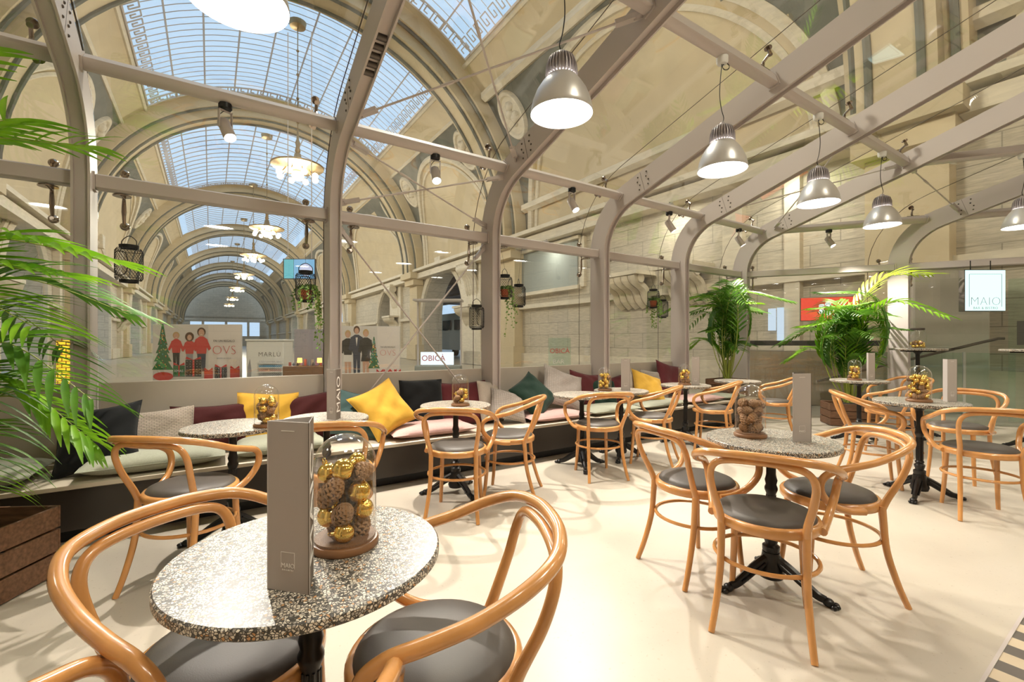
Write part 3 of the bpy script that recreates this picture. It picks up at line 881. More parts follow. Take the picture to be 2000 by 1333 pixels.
PIL = [ # px centre, t, width, height, thickness, material, roll, tilt, yaw, z lift, label
 (193, 4.02, .46, .44, .15, F_BLACK, -8, 24, -14, 0, 'black velvet pillow slumped against the steel rib at the bench start'),
 (298, 4.13, .50, .38, .13, F_KNIT, -2, 20, 2, .02, 'grey knitted pillow with scale-like texture beside the black one'),
 (420, 4.24, .56, .36, .12, F_MAROON, 1, 14, 0, .05, 'dark maroon pillow between the knitted pillow and the cloche'),
 (524, 4.26, .46, .44, .13, F_MUST, 2, 14, 0, .02, 'upright mustard pillow behind the glass cloche'),
 (610, 4.24, .46, .40, .13, F_MAROON, -6, 16, -4, .01, 'dark maroon pillow half hidden by the lettered menu'),
 (694, 4.12, .44, .42, .14, F_TEAL, 14, 28, 0, .0, 'slate green pillow mostly hidden behind the lettered menu'),
 (748, 4.02, .46, .46, .15, F_MUST, -24, 34, 4, .035, 'large mustard pillow tipped on its corner over the pink cushion'),
 (823, 4.24, .46, .50, .13, F_BLACK, 2, 14, 0, .0, 'upright black velvet pillow behind the small table'),
 (905, 4.24, .56, .46, .12, F_PLUM, 1, 14, 0, -.01, 'plum red pillow behind the cloche of the small table'),
 (956, 4.22, .36, .44, .12, F_LIGHT, 6, 16, 20, .0, 'oatmeal pillow in the gap at the steel rib'),
 (990, 4.05, .40, .34, .12, F_CHECK, 18, 34, 0, .0, 'small grey pillow with pleats leaning beside the oatmeal one'),
 (1040, 4.10, .48, .46, .14, F_GREEN, -30, 36, 6, .02, 'bottle green velvet pillow tipped over the pink cushion'),
 (1098, 4.16, .56, .50, .13, F_CHECK, 22, 30, 0, .04, 'grey checked pillow standing on its corner'),
 (1140, 4.28, .48, .44, .12, F_PLUM, 10, 14, 0, .03, 'plum pillow peeking out behind the grey checked one'),
 (1176, 4.24, .44, .38, .12, F_GREEN, 4, 18, 0, .0, 'dark green pillow behind the cloche past the checked pillow'),
 (1207, 4.28, .46, .40, .12, F_PLUM, -6, 16, 0, .0, 'plum pillow behind the pale menu'),
 (1238, 4.22, .46, .44, .12, F_LIGHT, 14, 22, 0, .01, 'pale oatmeal pillow showing beside the pale menu'),
 (1264, 4.08, .50, .44, .13, F_MUST, 24, 36, 0, .02, 'mustard pillow slouched near the bench end'),
 (1277, 4.27, .50, .44, .12, F_CHECK, 4, 16, 0, .04, 'grey checked pillow behind the slouched mustard one'),
 (1306, 4.25, .52, .48, .13, F_PLUM, 14, 18, 0, .10, 'plum pillow highest at the bench end beside the cloche'),
]
for i, (px, t, w, h, th, m, roll, tilt, yaw, dz, lb) in enumerate(PIL):
    s = px_s(px, t)
    o = pillow('pillow', w, h, th, m, i, pinch=.08)
    rr = R(abs(roll)); half = (h*math.cos(rr)+w*math.sin(rr))/2*.93
    z = .378+half*math.cos(R(tilt))+th*.15*math.sin(R(tilt))+dz*.4
    o.rotation_euler = (Matrix.Rotation(WA+R(yaw), 3, 'Z') @ Matrix.Rotation(-R(tilt), 3, 'X') @ Matrix.Rotation(R(roll), 3, 'Y')).to_euler()
    o.location = W(s, t-.02, z)
    tag(o, lb, 'pillow')
CUS = [ # s centre px, t, width(s), depth(t), thickness, material, label
 (-1.30, 4.0, .86, .50, .13, F_SAGE, 'sage seat cushion under the palm fronds'),
 (-.30, 3.99, .78, .50, .13, F_SAGE, 'sage seat cushion in front of the knitted pillow'),
 (.46, 4.0, .64, .48, .12, F_SAGE, 'sage seat cushion under the first cloche table'),
 (1.70, 3.98, .84, .46, .10, F_PINK, 'dusty pink seat cushion in front of the upright black pillow'),
 (3.16, 3.99, .78, .46, .09, F_PINK, 'dusty pink seat cushion below the bottle green pillow'),
 (4.02, 4.0, .78, .46, .09, F_SAGE, 'sage seat cushion behind the bare table'),
 (4.92, 4.0, .86, .46, .09, F_SAGE, 'sage seat cushion below the slouched mustard pillow'),
 (5.80, 4.0, .78, .46, .09, F_PINK, 'dusty pink seat cushion near the bench end'),
 (6.50, 4.0, .52, .46, .08, F_SAGE, 'pale sage seat cushion last on the bench'),
]
for i, (px, t, w, d, th, m, lb) in enumerate(CUS):
    s = px; o = pillow('seat_cushion', w, d, th, m, 50+i, pinch=.04, wr=.003)
    o.rotation_euler = (Matrix.Rotation(WA, 3, 'Z') @ Matrix.Rotation(R(90), 3, 'X')).to_euler()
    o.location = W(s, t, .377+th*.5); tag(o, lb, 'cushion')

# ================================================================== PENDANT LAMPS AND SPOTS
LENS = emis('lit lamp lens', (1.0, .94, .84), LAMP)
LENSIN = mat('lamp reflector', (.9, .86, .78), .25, .6)
def make_pendant():
    t = thing('pendant_lamp', cat='pendant lamp')     # origin at the rim centre
    g = G()
    pr = [(.184, .0), (.186, .004), (.183, .03), (.172, .08), (.150, .135), (.118, .185), (.092, .215), (.088, .222),
          (.084, .222), (.088, .214), (.114, .183), (.146, .132), (.168, .08), (.179, .03), (.181, .006), (.184, .0)]
    g.lathe(pr, 48); g.build('lamp_shade', ALU, t)
    g = G(); g.lathe([(1e-4, .018), (.178, .018), (.178, .022), (1e-4, .022)], 48); g.build('lens', LENS, t)
    g = G()
    g.lathe([(.070, .222), (.072, .24), (.070, .30), (.056, .345), (.030, .36), (.018, .38), (1e-4, .382)], 28)
    for k in range(28):
        a = 2*PI*k/28; M = Matrix.Rotation(a, 3, 'Z')
        g.prism([(.060, .226), (.097, .230), (.094, .285), (.078, .335), (.050, .358), (.045, .30)], lambda x, z: M @ Vector((x, -.002, z)), M @ Vector((0, .004, 0)))
    g.build('heat_sink', ALUD, t)
    return t
pend = make_pendant()
def hang(x, y, z, label, topz, bend, coil=True, on_end=True):
    c = place(pend, (x, y, z), 0, label, 'pendant lamp')
    g = G(); H = topz-z
    g.tube(spline([(0, 0, .38), (-.012*bend, 0, .42), (.008*bend, 0, .50), (.02*bend, .0, .38+(H-.38)*.5), (.0, 0, H-.02)], 8), .0035, 6); g.build('cord', BLACKM, c)
    g = G(); g.lathe([(1e-4, H+.012), (.045, H+.012), (.045, H-.03), (.036, H-.045), (1e-4, H-.045)], 20); g.build('ceiling_canopy', WHITEP, c)
    g = G(); g.tube([(.03+.028*math.cos(a), .0, H-.07+.028*math.sin(a)+a*.0009) for a in [2*PI*i/14 for i in range(28)]], .0022, 5); g.build('cord_loop', BLACKM, c)
    return c
zt = 3.56-.06
descr = ['huge lit pendant lamp directly over the bench start, only its glowing underside in view', 'large aluminium pendant lamp before the steel rib, first whole one of the row', 'aluminium pendant lamp over the mid-floor cone table, second whole one of the row',
         'aluminium pendant lamp above the crossed roof rods', 'aluminium pendant lamp above the floor palm']
for i, s in enumerate([.09, 1.75, 3.41, 5.07, 6.73]):
    p = W(s, 2.107)
    hang(p.x, p.y, 2.585+.01*i, descr[i], zt, 1 if i % 2 else -1)
a7, b7 = Vector((RIBS[6][0], 2.107+RIBS[6][1])), Vector((RIBS[7][0], 2.107+RIBS[7][1]))
mm = a7.lerp(b7, .52); p = W(mm.x, mm.y); hang(p.x, p.y, 2.62, 'aluminium pendant lamp at the picture edge, above the lit bistro sign', zt, 1)
for i, (s, t) in enumerate([(-1.57, 2.107), (.09, .1), (1.75, .1), (3.41, .1), (5.07, .1), (1.75, -1.9), (3.41, -1.9), (5.07, -1.9)]):
    p = W(s, t); hang(p.x, p.y, 2.60, 'aluminium pendant lamp of the rows hanging over the viewer, out of view', 3.55+(2.1-t)*.3, 1)['group'] = 'pendant lamps of the near rows'
SPOTM = emis('lit spot lens', (1.0, .90, .74), 60)
def make_spot():
    t = thing('track_spotlight', cat='spotlight')   # origin at mount on the beam underside; aims toward -y and down
    g = G(); g.lathe([(1e-4, 0), (.045, 0), (.045, -.035), (.035, -.045), (1e-4, -.045)], 20); g.build('mount', BLACKM, t)
    g = G()
    for sx in (-1, 1): g.box((sx*.046, 0, -.115), (.006, .022, .13))
    g.box((0, 0, -.052), (.098, .022, .006)); g.build('bracket', STEEL, t)
    M = Matrix.Rotation(R(-32), 3, 'X'); c = Vector((0, -.015, -.19))
    g = G(); g.lathe([(1e-4, .085), (.034, .085), (.041, .075), (.043, -.075), (.039, -.085), (.036, -.078), (.036, -.06), (1e-4, -.055)], 24, c, M); h = g.build('head', STEEL, t)
    g = G(); g.lathe([(1e-4, -.064), (.034, -.064), (.034, -.068), (1e-4, -.068)], 20, c, M); g.build('lens', SPOTM, t)
    g = G(); g.tube(spline([(0, 0, -.045), (-.035, .01, -.09), (-.03, .02, -.13), (0, .02, -.13)], 6), .003, 5); g.build('cord', BLACKM, t)
    return t
spot = make_spot()
sd = ['over the christmas hoarding glass, brightest', 'above the crossed eave rods', 'over the bottle green pillow', 'over the mustard and plum pillows', 'above the palm on the bench end', 'above the floor palm']
SPS = [(440, 2.25), (850, 0), (1117, 0), (1307, 0), (1443, 0)]
for i, (px, _) in enumerate(SPS):
    s = px_s(px, 3.955); p = W(s, 3.955, 3.035-.052)
    c = place(spot, p, WA+R([30, -10, 10, 40, 30][i]), 'black-mounted track spotlight on the beam ' + sd[i], 'spotlight')
a7, b7 = Vector((S[6], 3.955)), Vector((S[7], 3.955+RIBS[7][1])); mm = a7.lerp(b7, .42); p = W(mm.x, mm.y, 3.035-.052)
place(spot, p, R(30), 'black-mounted track spotlight on the beam ' + sd[5], 'spotlight'); SPP = [W(px_s(q[0], 3.955), 3.955, 2.80) for q in SPS]+[Vector((p.x, p.y, 2.80))]
for i, p in enumerate(SPP):
    ld = bpy.data.lights.new('spot_beam', 'SPOT'); ld.energy = SPOT; ld.color = (1, .91, .80); ld.spot_size = R(95); ld.spot_blend = .6; ld.shadow_soft_size = .022
    o = bpy.data.objects.new('spot_beam', ld); col.objects.link(o); o.location = p
    d = -TD*.9+Vector((0, 0, -1.35))
    if i == 0: d = -TD*.6+SD*.1+Vector((0, 0, -1.3))
    o.location = p+d.normalized()*.10
    o.rotation_euler = d.to_track_quat('-Z', 'Y').to_euler()

# ================================================================== LANTERNS, POTS, IVY
def make_lantern():
    t = thing('wire_lantern', cat='lantern')   # origin at base; .33 tall with handle
    r = .080; h = .255
    g = G(); g.lathe([(.052, 0), (.056, 0), (.056, .018), (.052, .018), (.052, 0)], 24); g.build('base_ring', BLACKM, t)
    g = G(); g.lathe([(.05, h-.012), (.056, h-.012), (.058, h+.012), (.05, h+.014), (.05, h-.012)], 24); g.build('top_ring', BLACKM, t)
    def body(z):
        f = z/h
        if f < .14: return .055+(r-.055)*math.sin(f/.14*PI/2)
        if f > .86: return .055+(r-.055)*math.sin((1-f)/.14*PI/2)
        return r
    g = G(); n = 26
    for sg in (1, -1):
        for k in range(n):
            pts = []
            for j in range(13):
                z = .014+(h-.026)*j/12; a = 2*PI*k/n+sg*j*.16; q = body(z); pts.append((q*math.cos(a), q*math.sin(a), z))
            g.tube(pts, .00125, 4, caps=False)
    for z in (.03, h-.03):
        g.tube([(body(z)*math.cos(a), body(z)*math.sin(a), z) for a in [2*PI*i/30 for i in range(30)]], .0022, 5, closed=True)
    g.build('wire_mesh', BLACKM, t)
    g = G(); pts = []
    for i in range(33):
        a = 2*PI*i/33; x = .048*abs(math.cos(a))**.7*(1 if math.cos(a) > 0 else -1); z = h/2+.085*abs(math.sin(a))**.7*(1 if math.sin(a) > 0 else -1)
        ph = x/r; pts.append((r*1.02*math.sin(ph), -r*1.02*math.cos(ph), z))
    g.tube(pts, .003, 6, closed=True); g.build('door_frame', BLACKM, t)
    g = G(); g.tube(spline([(-.052, 0, h+.005), (-.05, 0, h+.045), (0, 0, h+.078), (.05, 0, h+.045), (.052, 0, h+.005)], 6), .003, 6); g.build('handle', BLACKM, t)
    return t
lant = make_lantern()
LN = [ # px, py bottom, t, label, pot
 (252, 552, 4.22, 'black wire lantern hanging alone before the first big pane', 0),
 (597, 590, 4.22, 'black wire lantern with terracotta pot, in front of the bright blue hall screen', 1),
 (931, 644, 4.30, 'black wire lantern hanging empty above the black pillow', 0),
 (986, 584, 4.22, 'black wire lantern with terracotta pot, just past the middle steel rib', 1),
 (1013, 600, 4.40, 'black wire lantern hanging empty close behind a potted one', 0),
 (1276, 602, 4.22, 'black wire lantern with terracotta pot, over the far pillows', 1),
 (1294, 621, 4.34, 'black wire lantern hanging empty over the far pillows', 0),
]
def leaf_quads(g, p, d, n, L_, w):
    x = d.normalized(); y = x.cross(n).normalized(); z = y.cross(x)
    g.add([p, p+x*L_*.35+y*w*.5, p+x*L_*.55+y*w*.2+z*.002, p+x*L_, p+x*L_*.55-y*w*.2+z*.002, p+x*L_*.35-y*w*.5, p+x*L_*.3+z*-.003], [(0, 1, 6), (1, 2, 6), (2, 3, 6), (3, 4, 6), (4, 5, 6), (5, 0, 6)])
for i, (px, py, t, lb, pot) in enumerate(LN):
    u = (px-1000)/FPX; Y = t/(.834-.552*u); loc = Vector((u*Y, Y, EYE-(py-666)*Y/FPX))
    c = place(lant, loc, R(20*i), lb, 'lantern')
    g = G(); top = 2.32-loc.z; bm_ = -TD*(4.22-4.33)
    inv = Matrix.Rotation(-R(20*i), 3, 'Z'); tt = W(0, 4.33-t, 0); tt.z = top; tt = inv @ tt
    g.tube([(0, 0, .33), (tt.x*.5, tt.y*.5, .33+(top-.33)*.6), tt], .0012, 5); g.build('hanging_wire', BLACKM, c)
    if pot:
        pn = ['blue hall screen', 'middle steel rib', 'far pillows'][[1, 3, 5].index(i)]
        pt = thing('ivy_pot', loc+Vector((0, 0, .012)), 0, f'small terracotta pot of trailing ivy in the lantern by the {pn}', 'potted plant')
        g = G(); g.lathe([(1e-4, 0), (.036, 0), (.046, .075), (.050, .075), (.051, .092), (.045, .092), (.044, .08), (1e-4, .08)], 24); g.build('pot', TERRA, pt)
        g = G(); st = G(); rn = random.Random(i)
        for k in range(11 if i > 1 else 12):
            a = R(rn.uniform(-75, 100)) if i != 1 else R(rn.uniform(-60, 60)); ln = rn.uniform(.10, .42 if i != 3 else .50)
            if k < 4: a = rn.uniform(0, 6.28); ln = .06
            o_ = Vector((math.cos(a), math.sin(a), 0)); P = [Vector((0, 0, .085)), o_*.05+Vector((0, 0, .13)), o_*.095+Vector((0, 0, .10)), o_*.12+Vector((0, 0, .03-ln*.3)), o_*(.12+rn.uniform(-.02, .04))+Vector((rn.uniform(-.03, .03), 0, .0-ln))]
            pts = spline(P, 6); st.tube(pts, .0014, 4)
            for q in range(3, len(pts), 1):
                dd = Vector((rn.uniform(-1, 1), rn.uniform(-1, .4), rn.uniform(-1, .2)))
                leaf_quads(g, pts[q], dd, Vector((rn.uniform(-.3, .3), -1, .5)), rn.uniform(.022, .038), rn.uniform(.022, .034))
        g.build('foliage', IVY, pt, smooth=False); st.build('stem', STEM, pt)

# ================================================================== PALMS IN CRATES
def frond_mesh(L_, droop, nleaf, ll, seed, m, stalk=.35):
    """frond in local xz plane leaving the origin upward toward +x"""
    rn = random.Random(seed); g = G()
    P = [(0, 0, 0), (.10*L_, 0, .32*L_), (.30*L_, 0, .62*L_), (.58*L_, 0, (.84-.15*droop)*L_), (.88*L_, 0, (.88-.55*droop)*L_)]
    pts = spline(P, 10); n = len(pts); g.cur = 1
    g.tube(pts, [.008, .002], 6); g.cur = 0
    for k in range(nleaf):
        f = stalk+(1-stalk)*k/(nleaf-1); idx = f*(n-1); i = min(int(idx), n-2); p = pts[i].lerp(pts[i+1], idx-i); T = (pts[i+1]-pts[i]).normalized()
        for sy in (-1, 1):
            side = Vector((0, sy, 0)); env = math.sin(PI*min(1, .22+.78*(1-(f-stalk)/(1-stalk))*.95+.02))
            l = ll*(.55+.5*math.sin(PI*(.15+.8*(f-stalk)/(1-stalk))))*rn.uniform(.88, 1.08)
            d = (T*rn.uniform(.75, .95)+side*.75+Vector((0, 0, .25))).normalized()
            w = .0145*rn.uniform(.9, 1.15)*(.6+l/ll*.5)
            q = []; pos = p.copy(); dd = d.copy(); segs = 6
            for j in range(segs+1):
                ww = w*math.sin(PI*(.12+.86*j/segs))+.0008
                up = Vector((0, 0, 1)); wd = dd.cross(up).normalized()
                q.append((pos-wd*ww+up*ww*.35, pos.copy(), pos+wd*ww+up*ww*.35))
                pos = pos+dd*l/segs; dd = (dd+Vector((0, 0, -.07-.09*droop))).normalized()
            vs = [v for r in q for v in r]; fs = []
            for j in range(segs):
                a = j*3; fs += [(a, a+1, a+4, a+3), (a+1, a+2, a+5, a+4)]
            g.add(vs, fs)
    return g
frm = {}
def make_palm(name, loc, label, fronds, sc_=1.0, m=LEAF, seed=0, stemh=.0):
    t = thing(name, loc, 0, label, 'palm')
    rn = random.Random(seed)
    g = G(); g.lathe([(1e-4, -.01), (.15, -.01), (.15, .0), (.08, .015), (1e-4, .02)], 20); g.build('soil', SOIL, t)
    for i, (az, el, L_, droop, ll) in enumerate(fronds):
        mm_ = LIME if ll == .42 and name == 'potted_palm' and seed == 5 else m[i % len(m)]
        fr = frond_mesh(L_, droop, 22, ll, seed*31+i, mm_).build('frond', [mm_, STEM], t, smooth=True, ang=70)
        fr.location = (rn.uniform(-.05, .05), rn.uniform(-.05, .05), stemh)
        fr.rotation_euler = (Matrix.Rotation(R(az), 3, 'Z') @ Matrix.Rotation(R(el), 3, 'Y')).to_euler()
    g = G()
    for k in range(5):
        a = k*1.3; g.tube(spline([(.03*math.cos(a), .03*math.sin(a), 0), (.035*math.cos(a), .035*math.sin(a), .16), (.05*math.cos(a), .05*math.sin(a), .34*sc_)], 4), [.018, .009], 7)
    g.build('stem', STEM, t)
    return t
def make_crate(loc, rz, label, w=.46, d=.34, h=.30, n=3):
    t = thing('wooden_crate', loc, rz, label, 'crate'); sh = h/n
    for k in range(n):
        zc = sh*(k+.5)
        for sy in (-1, 1):
            g = G(); g.bbox((0, sy*(d/2-.006), zc), (w, .012, sh-.012), .002); g.build('slat', CRATE, t)
        for sx in (-1, 1):
            g = G(); g.bbox((sx*(w/2-.006), 0, zc), (.012, d-.026, sh-.012), .002); g.build('slat', CRATE, t)
    for sx in (-1, 1):
        for sy in (-1, 1):
            g = G(); g.bbox((sx*(w/2-.026), sy*(d/2-.026), h/2), (.026, .026, h-.004), .002); g.build('corner_post', CRATE, t)
    g = G(); g.box((0, 0, .01), (w-.026, d-.026, .012)); g.build('bottom_board', CRATE, t)
    return t
# big palm at the picture's start
make_crate((-2.68, 2.16, 0), R(4), 'slatted wooden crate planter on the floor holding the big palm', .58, .50, .37)
FB = [(10, -30, 1.35, .6, .42), (-25, -30, 1.0, .8, .36), (60, -20, 1.4, .7, .42), (0, -38, 1.85, .4, .42), (-45, -12, .85, .9, .34), (100, -15, 1.3, .8, .4), (30, -8, .80, 1.0, .36), (-5, -2, .62, 1.0, .34), (150, -15, 1.4, .8, .4), (-95, -15, 1.1, .8, .36), (35, -34, 1.9, .4, .40), (3, -12, 1.10, .9, .40), (-8, -19, 1.28, .7, .42), (8, -25, 1.5, .6, .42), (-22, -6, .98, 1.0, .38), (-2, -44, 2.05, .3, .42), (14, -8, .9, 1.0, .36)]
make_palm('potted_palm', (-2.93, 2.16, .34), 'big bright green palm leaning into view beside the bench start', FB, 1.2, [LEAF, LEAF, LEAFD], 3)
# palm on the bench end
p = W(6.72, 4.08, 0)
make_crate((p.x, p.y, .3755), WA, 'slatted wooden crate planter on the bench end holding a palm', .50, .40, .28)
FM = [(a*37 % 360, -42+(a % 4)*9, 1.15+.55*((a*7) % 5)/5, .5+.1*(a % 5), .26) for a in range(15)]+[(a*67 % 360, -30+(a % 3)*12, .62+.08*(a % 4), .7, .24) for a in range(5)]
make_palm('potted_palm', (p.x, p.y, .64), 'dark green palm standing on the bench end by the corner rib', FM, .9, [LEAFD, LEAFD, LEAF], 4)
make_crate((5.0, 6.75, 0), R(-16), 'slatted wooden crate planter on the floor holding the palm by the second column', .62, .40, .33)
FR = [(a*41 % 360, -46+(a % 4)*10, 1.15+.65*((a*7) % 5)/5, .45+.1*(a % 5), .30) for a in range(17)]+[(a*67 % 360, -32+(a % 3)*12, .8+.1*(a % 4), .7, .26) for a in range(5)]+[(-5, -22, 1.95, .35, .42), (-28, -22, 1.15, .4, .28)]
make_palm('potted_palm', (5.0, 6.75, .31), 'palm with one lime green frond in the floor crate by the glass corner', FR, 1.1, [LEAFD, LEAF, LEAFD], 5)

# ================================================================== LIT BISTRO SIGN
SIGNF = emis('lit sign face', (.74, 1.0, .95), 1.25)
SIGNT = mat('sign print', (.05, .09, .09), .6)
t = thing('hanging_lightbox_sign', (6.55, 6.30, 1.94), R(0), 'square lit bistro lightbox sign hung from the beam by two rods', 'sign')
g = G(); g.bbox((0, .045, 0), (.57, .085, .58), .004); g.build('box_frame', DARKMET, t)
g = G(); g.box((0, 0, 0), (.55, .008, .56)); f = g.build('sign_face', SIGNF, t, smooth=False)
g = G()
for (cx, cz, dx, dz) in [(0, .225, .45, .004), (-.225, .0, .004, .45), (.225, .0, .004, .45)]: g.box((cx, -.005, cz), (dx, .002, dz))
g.build('printed_frame', SIGNT, f)
text('lettering', 'MAIO', .165, SIGNT, (0, -.006, -.155), (R(90), 0, 0), f, .0005, offset=-.0055, sx=1.0, space=1.05)
text('lettering', 'BAR & BISTRO', .048, mat('sign print pale', (.35, .55, .52), .6), (0, -.006, -.245), (R(90), 0, 0), f, .0005, sx=1.0, space=1.15)
for sx in (-.16, .12):
    g = G(); g.tube([(sx, .045, .29), (sx, .045, .42)], .006, 8); g.build('hanging_rod', BLACKM, t)
# glass balustrade, handrail and door beyond the end glazing
HB = Matrix.Rotation(R(-24), 3, 'Z')
def E2(a, n, z): return Vector((5.92+.91*a+.41*n, 7.0-.41*a+.91*n, z))
t = thing('glass_balustrade', E2(.3, .9, 0), R(-24), 'clear glass balustrade with sloping dark handrail outside the end wall', 'balustrade')
for k in range(3):
    g = G(); g.box((k*.62-.1, 0, .55-.0*k), (.58, .014, 1.0)); g.build('glass_panel', BALG, t)
    g = G(); g.box((k*.62-.42, 0, .53), (.03, .03, 1.06)); g.build('post', ALU, t)
g = G(); g.tube([(-1.2, -.08, .52), (1.2, -.08, 1.28), (1.27, -.08, 1.28)], .022, 10); g.build('handrail', DARKMET, t)
t = thing('glass_door', E2(2.0, .55, 0), R(-24), 'frameless glass door with a tall steel pull bar and a dark notice', 'door')
g = G(); g.box((0, 0, 1.10), (1.0, .012, 2.16)); g.build('glass_leaf', BALG, t)
g = G(); g.tube([(-.10, -.05, .95), (-.10, -.05, 1.35)], .014, 8); g.box((-.10, -.025, 1.0), (.015, .05, .015)); g.box((-.10, -.025, 1.3), (.015, .05, .015)); g.build('pull_handle', ALU, t)
g = G(); g.box((-.26, -.012, 1.36), (.30, .004, .36)); n_ = g.build('notice', mat('notice dark', (.05, .05, .05), .5), t)
g = G(); g.box((-.27, -.016, 1.42), (.07, .002, .05)); g.box((-.22, -.016, 1.30), (.09, .002, .006)); g.box((-.22, -.016, 1.28), (.07, .002, .006)); g.build('notice_print', MENUL, n_)

# ================================================================== STATION HALL (built in s, t, z; turned with the glass wall)
AX, RW, LW, Z0, RV = 3.0, 11.8, -5.8, EYE+4.5, 8.8
AT = [3.2, 17.6, 29.2, 46.0, 61.6, 76.5, 91.5, 106.0, 121.0]
def V(t, th, r=RV): return Vector((AX+r*math.cos(th), t, Z0+r*math.sin(th)))
TH0 = R(51); TH1 = PI-TH0
# vault haunches with grey spandrels around stone lunettes
edges = [-14.0]+AT
arch_half = .95
for b in range(len(AT)):
    t0 = edges[b]+(arch_half if b else 0); t1 = edges[b+1]-arch_half
    g = G(); nt_, nth = (44, 22) if b < 3 else (20, 10)
    for side in (0, 1):
        for i in range(nt_):
            for j in range(nth):
                ta, tb = t0+(t1-t0)*i/nt_, t0+(t1-t0)*(i+1)/nt_
                ha, hb = TH0*j/nth, TH0*(j+1)/nth
                if side: ha, hb = PI-ha, PI-hb
                tm = ((ta+tb)/2-(t0+t1)/2)/((t1-t0)*.47); hm = (min((ha+hb)/2, PI-(ha+hb)/2))/R(38)
                g.cur = 0 if (tm*tm+hm*hm < 1 or min((ha+hb)/2, PI-(ha+hb)/2) > R(42)) else 1
                g.add([V(ta, ha), V(tb, ha), V(tb, hb), V(ta, hb)], [(0, 1, 2, 3)])
    # strips beside the skylight opening, and end strips
    g.cur = 0
    for ta, tb in (((t0, t1),) if b == 0 else ((t0, t0+.35), (t1-.35, t1))):
        for j in range(16):
            ha, hb = TH0+(TH1-TH0)*j/16, TH0+(TH1-TH0)*(j+1)/16
            g.add([V(ta, ha), V(tb, ha), V(tb, hb), V(ta, hb)], [(0, 1, 2, 3)])
    o = struct(g.build('ceiling', [VAULT, SPAND], wall=True, ang=60)); tag(o, f'barrel vault bay {b+1} of the station hall', 'ceiling')
    g = G()
    for side in (0, 1):
        for q in (1.0, .93):
            pts = []
            for i in range(41):
                a = PI*i/40; tt = (t0+t1)/2+math.cos(a)*(t1-t0)*.47*q; hh = math.sin(a)*R(38)*q
                pts.append(V(tt, PI-hh if side else hh, RV-.03))
            g.tube(pts, .16 if q == 1 else .09, 6)
        for hh in (R(42), R(50)):
            h2 = PI-hh if side else hh
            g.tube([V(t0, h2, RV-.02), V(t1, h2, RV-.02)], .09, 6)
    g.build('moulding_trim', TRAV2, o)
    if b < 4:
        for side in (0, 1):
            for tt in (t0+1.1, t1-1.1):
                hh = R(33); th = PI-hh if side else hh
                nrm = Vector((-math.cos(th), 0, -math.sin(th))); ty = Vector((0, 1, 0)); tx = nrm.cross(ty)
                M = Matrix((ty*.72, tx*1.0, nrm)).transposed(); g = G()
                g.lathe([(1e-4, .10), (.35, .12), (.62, .08), (.74, .06), (.80, .14), (.92, .16), (.98, .10), (1.0, 0)], 26, V(tt, th, RV-.02), M)
                rn = random.Random(b*7+side)
                for q in range(7):
                    c = V(tt, th, RV-.02)+M @ Vector((rn.uniform(-.4, .4), rn.uniform(-.5, .5), .1)); g.sphere(c, rn.uniform(.12, .22), 8, 6)
                g.build('relief_medallion', TRAV2, o)
    # skylight grid and panes
    if b == 0: continue
    g = G()
    nb = 9
    for k in range(nb+1):
        th = TH0+(TH1-TH0)*k/nb; w = .05 if k in (0, nb) else .035
        g.tube([V(t0+.35, th, RV-.02), V(t1-.35, th, RV-.02)], w, 4, caps=False)
    nl = int((t1-t0-.7)/(.42 if b < 3 else .8))
    for k in range(nl+1):
        tt = t0+.35+(t1-t0-.7)*k/nl
        g.tube([V(tt, TH0+R(4)+(TH1-TH0-R(8))*i/18, RV) for i in range(19)], .017 if b < 3 else .03, 4, caps=False)
    if b < 4:
        un = R(3.6)
        for side in (0, 1):
            n_ = int((t1-t0-.7)/.52)
            for k in range(n_):
                tt = t0+.4+k*.52
                for (a0, b0, a1, b1) in [(0, 0, 0, 1), (0, 1, .7, 1), (.7, 1, .7, .35), (.7, .35, .35, .35), (.35, .35, .35, .7), (0, 0, .95, 0)]:
                    h0, h1 = TH0+un*b0, TH0+un*b1
                    if side: h0, h1 = PI-h0, PI-h1
                    g.tube([V(tt+a0*.5, h0, RV-.05), V(tt+a1*.5, h1, RV-.05)], .028, 4, caps=False)
        for tt, sg in ((t0+.37, 1), (t1-.37, -1)):
            n_ = 26
            for k in range(n_):
                h0 = TH0+(TH1-TH0)*k/n_; dh = (TH1-TH0)/n_
                for (a0, b0, a1, b1) in [(0, 0, 0, 1), (0, 1, .7, 1), (.7, 1, .7, .35), (.7, .35, .35, .35), (0, 0, .95, 0)]:
                    g.tube([V(tt+sg*b0*.5, h0+a0*dh, RV-.05), V(tt+sg*b1*.5, h0+a1*dh, RV-.05)], .028, 4, caps=False)
            g.tube([V(tt+sg*.56, TH0+(TH1-TH0)*i/18, RV-.05) for i in range(19)], .04, 4, caps=False)
    g.build('muntin_frame', STEEL if b else STEEL, o, smooth=False)
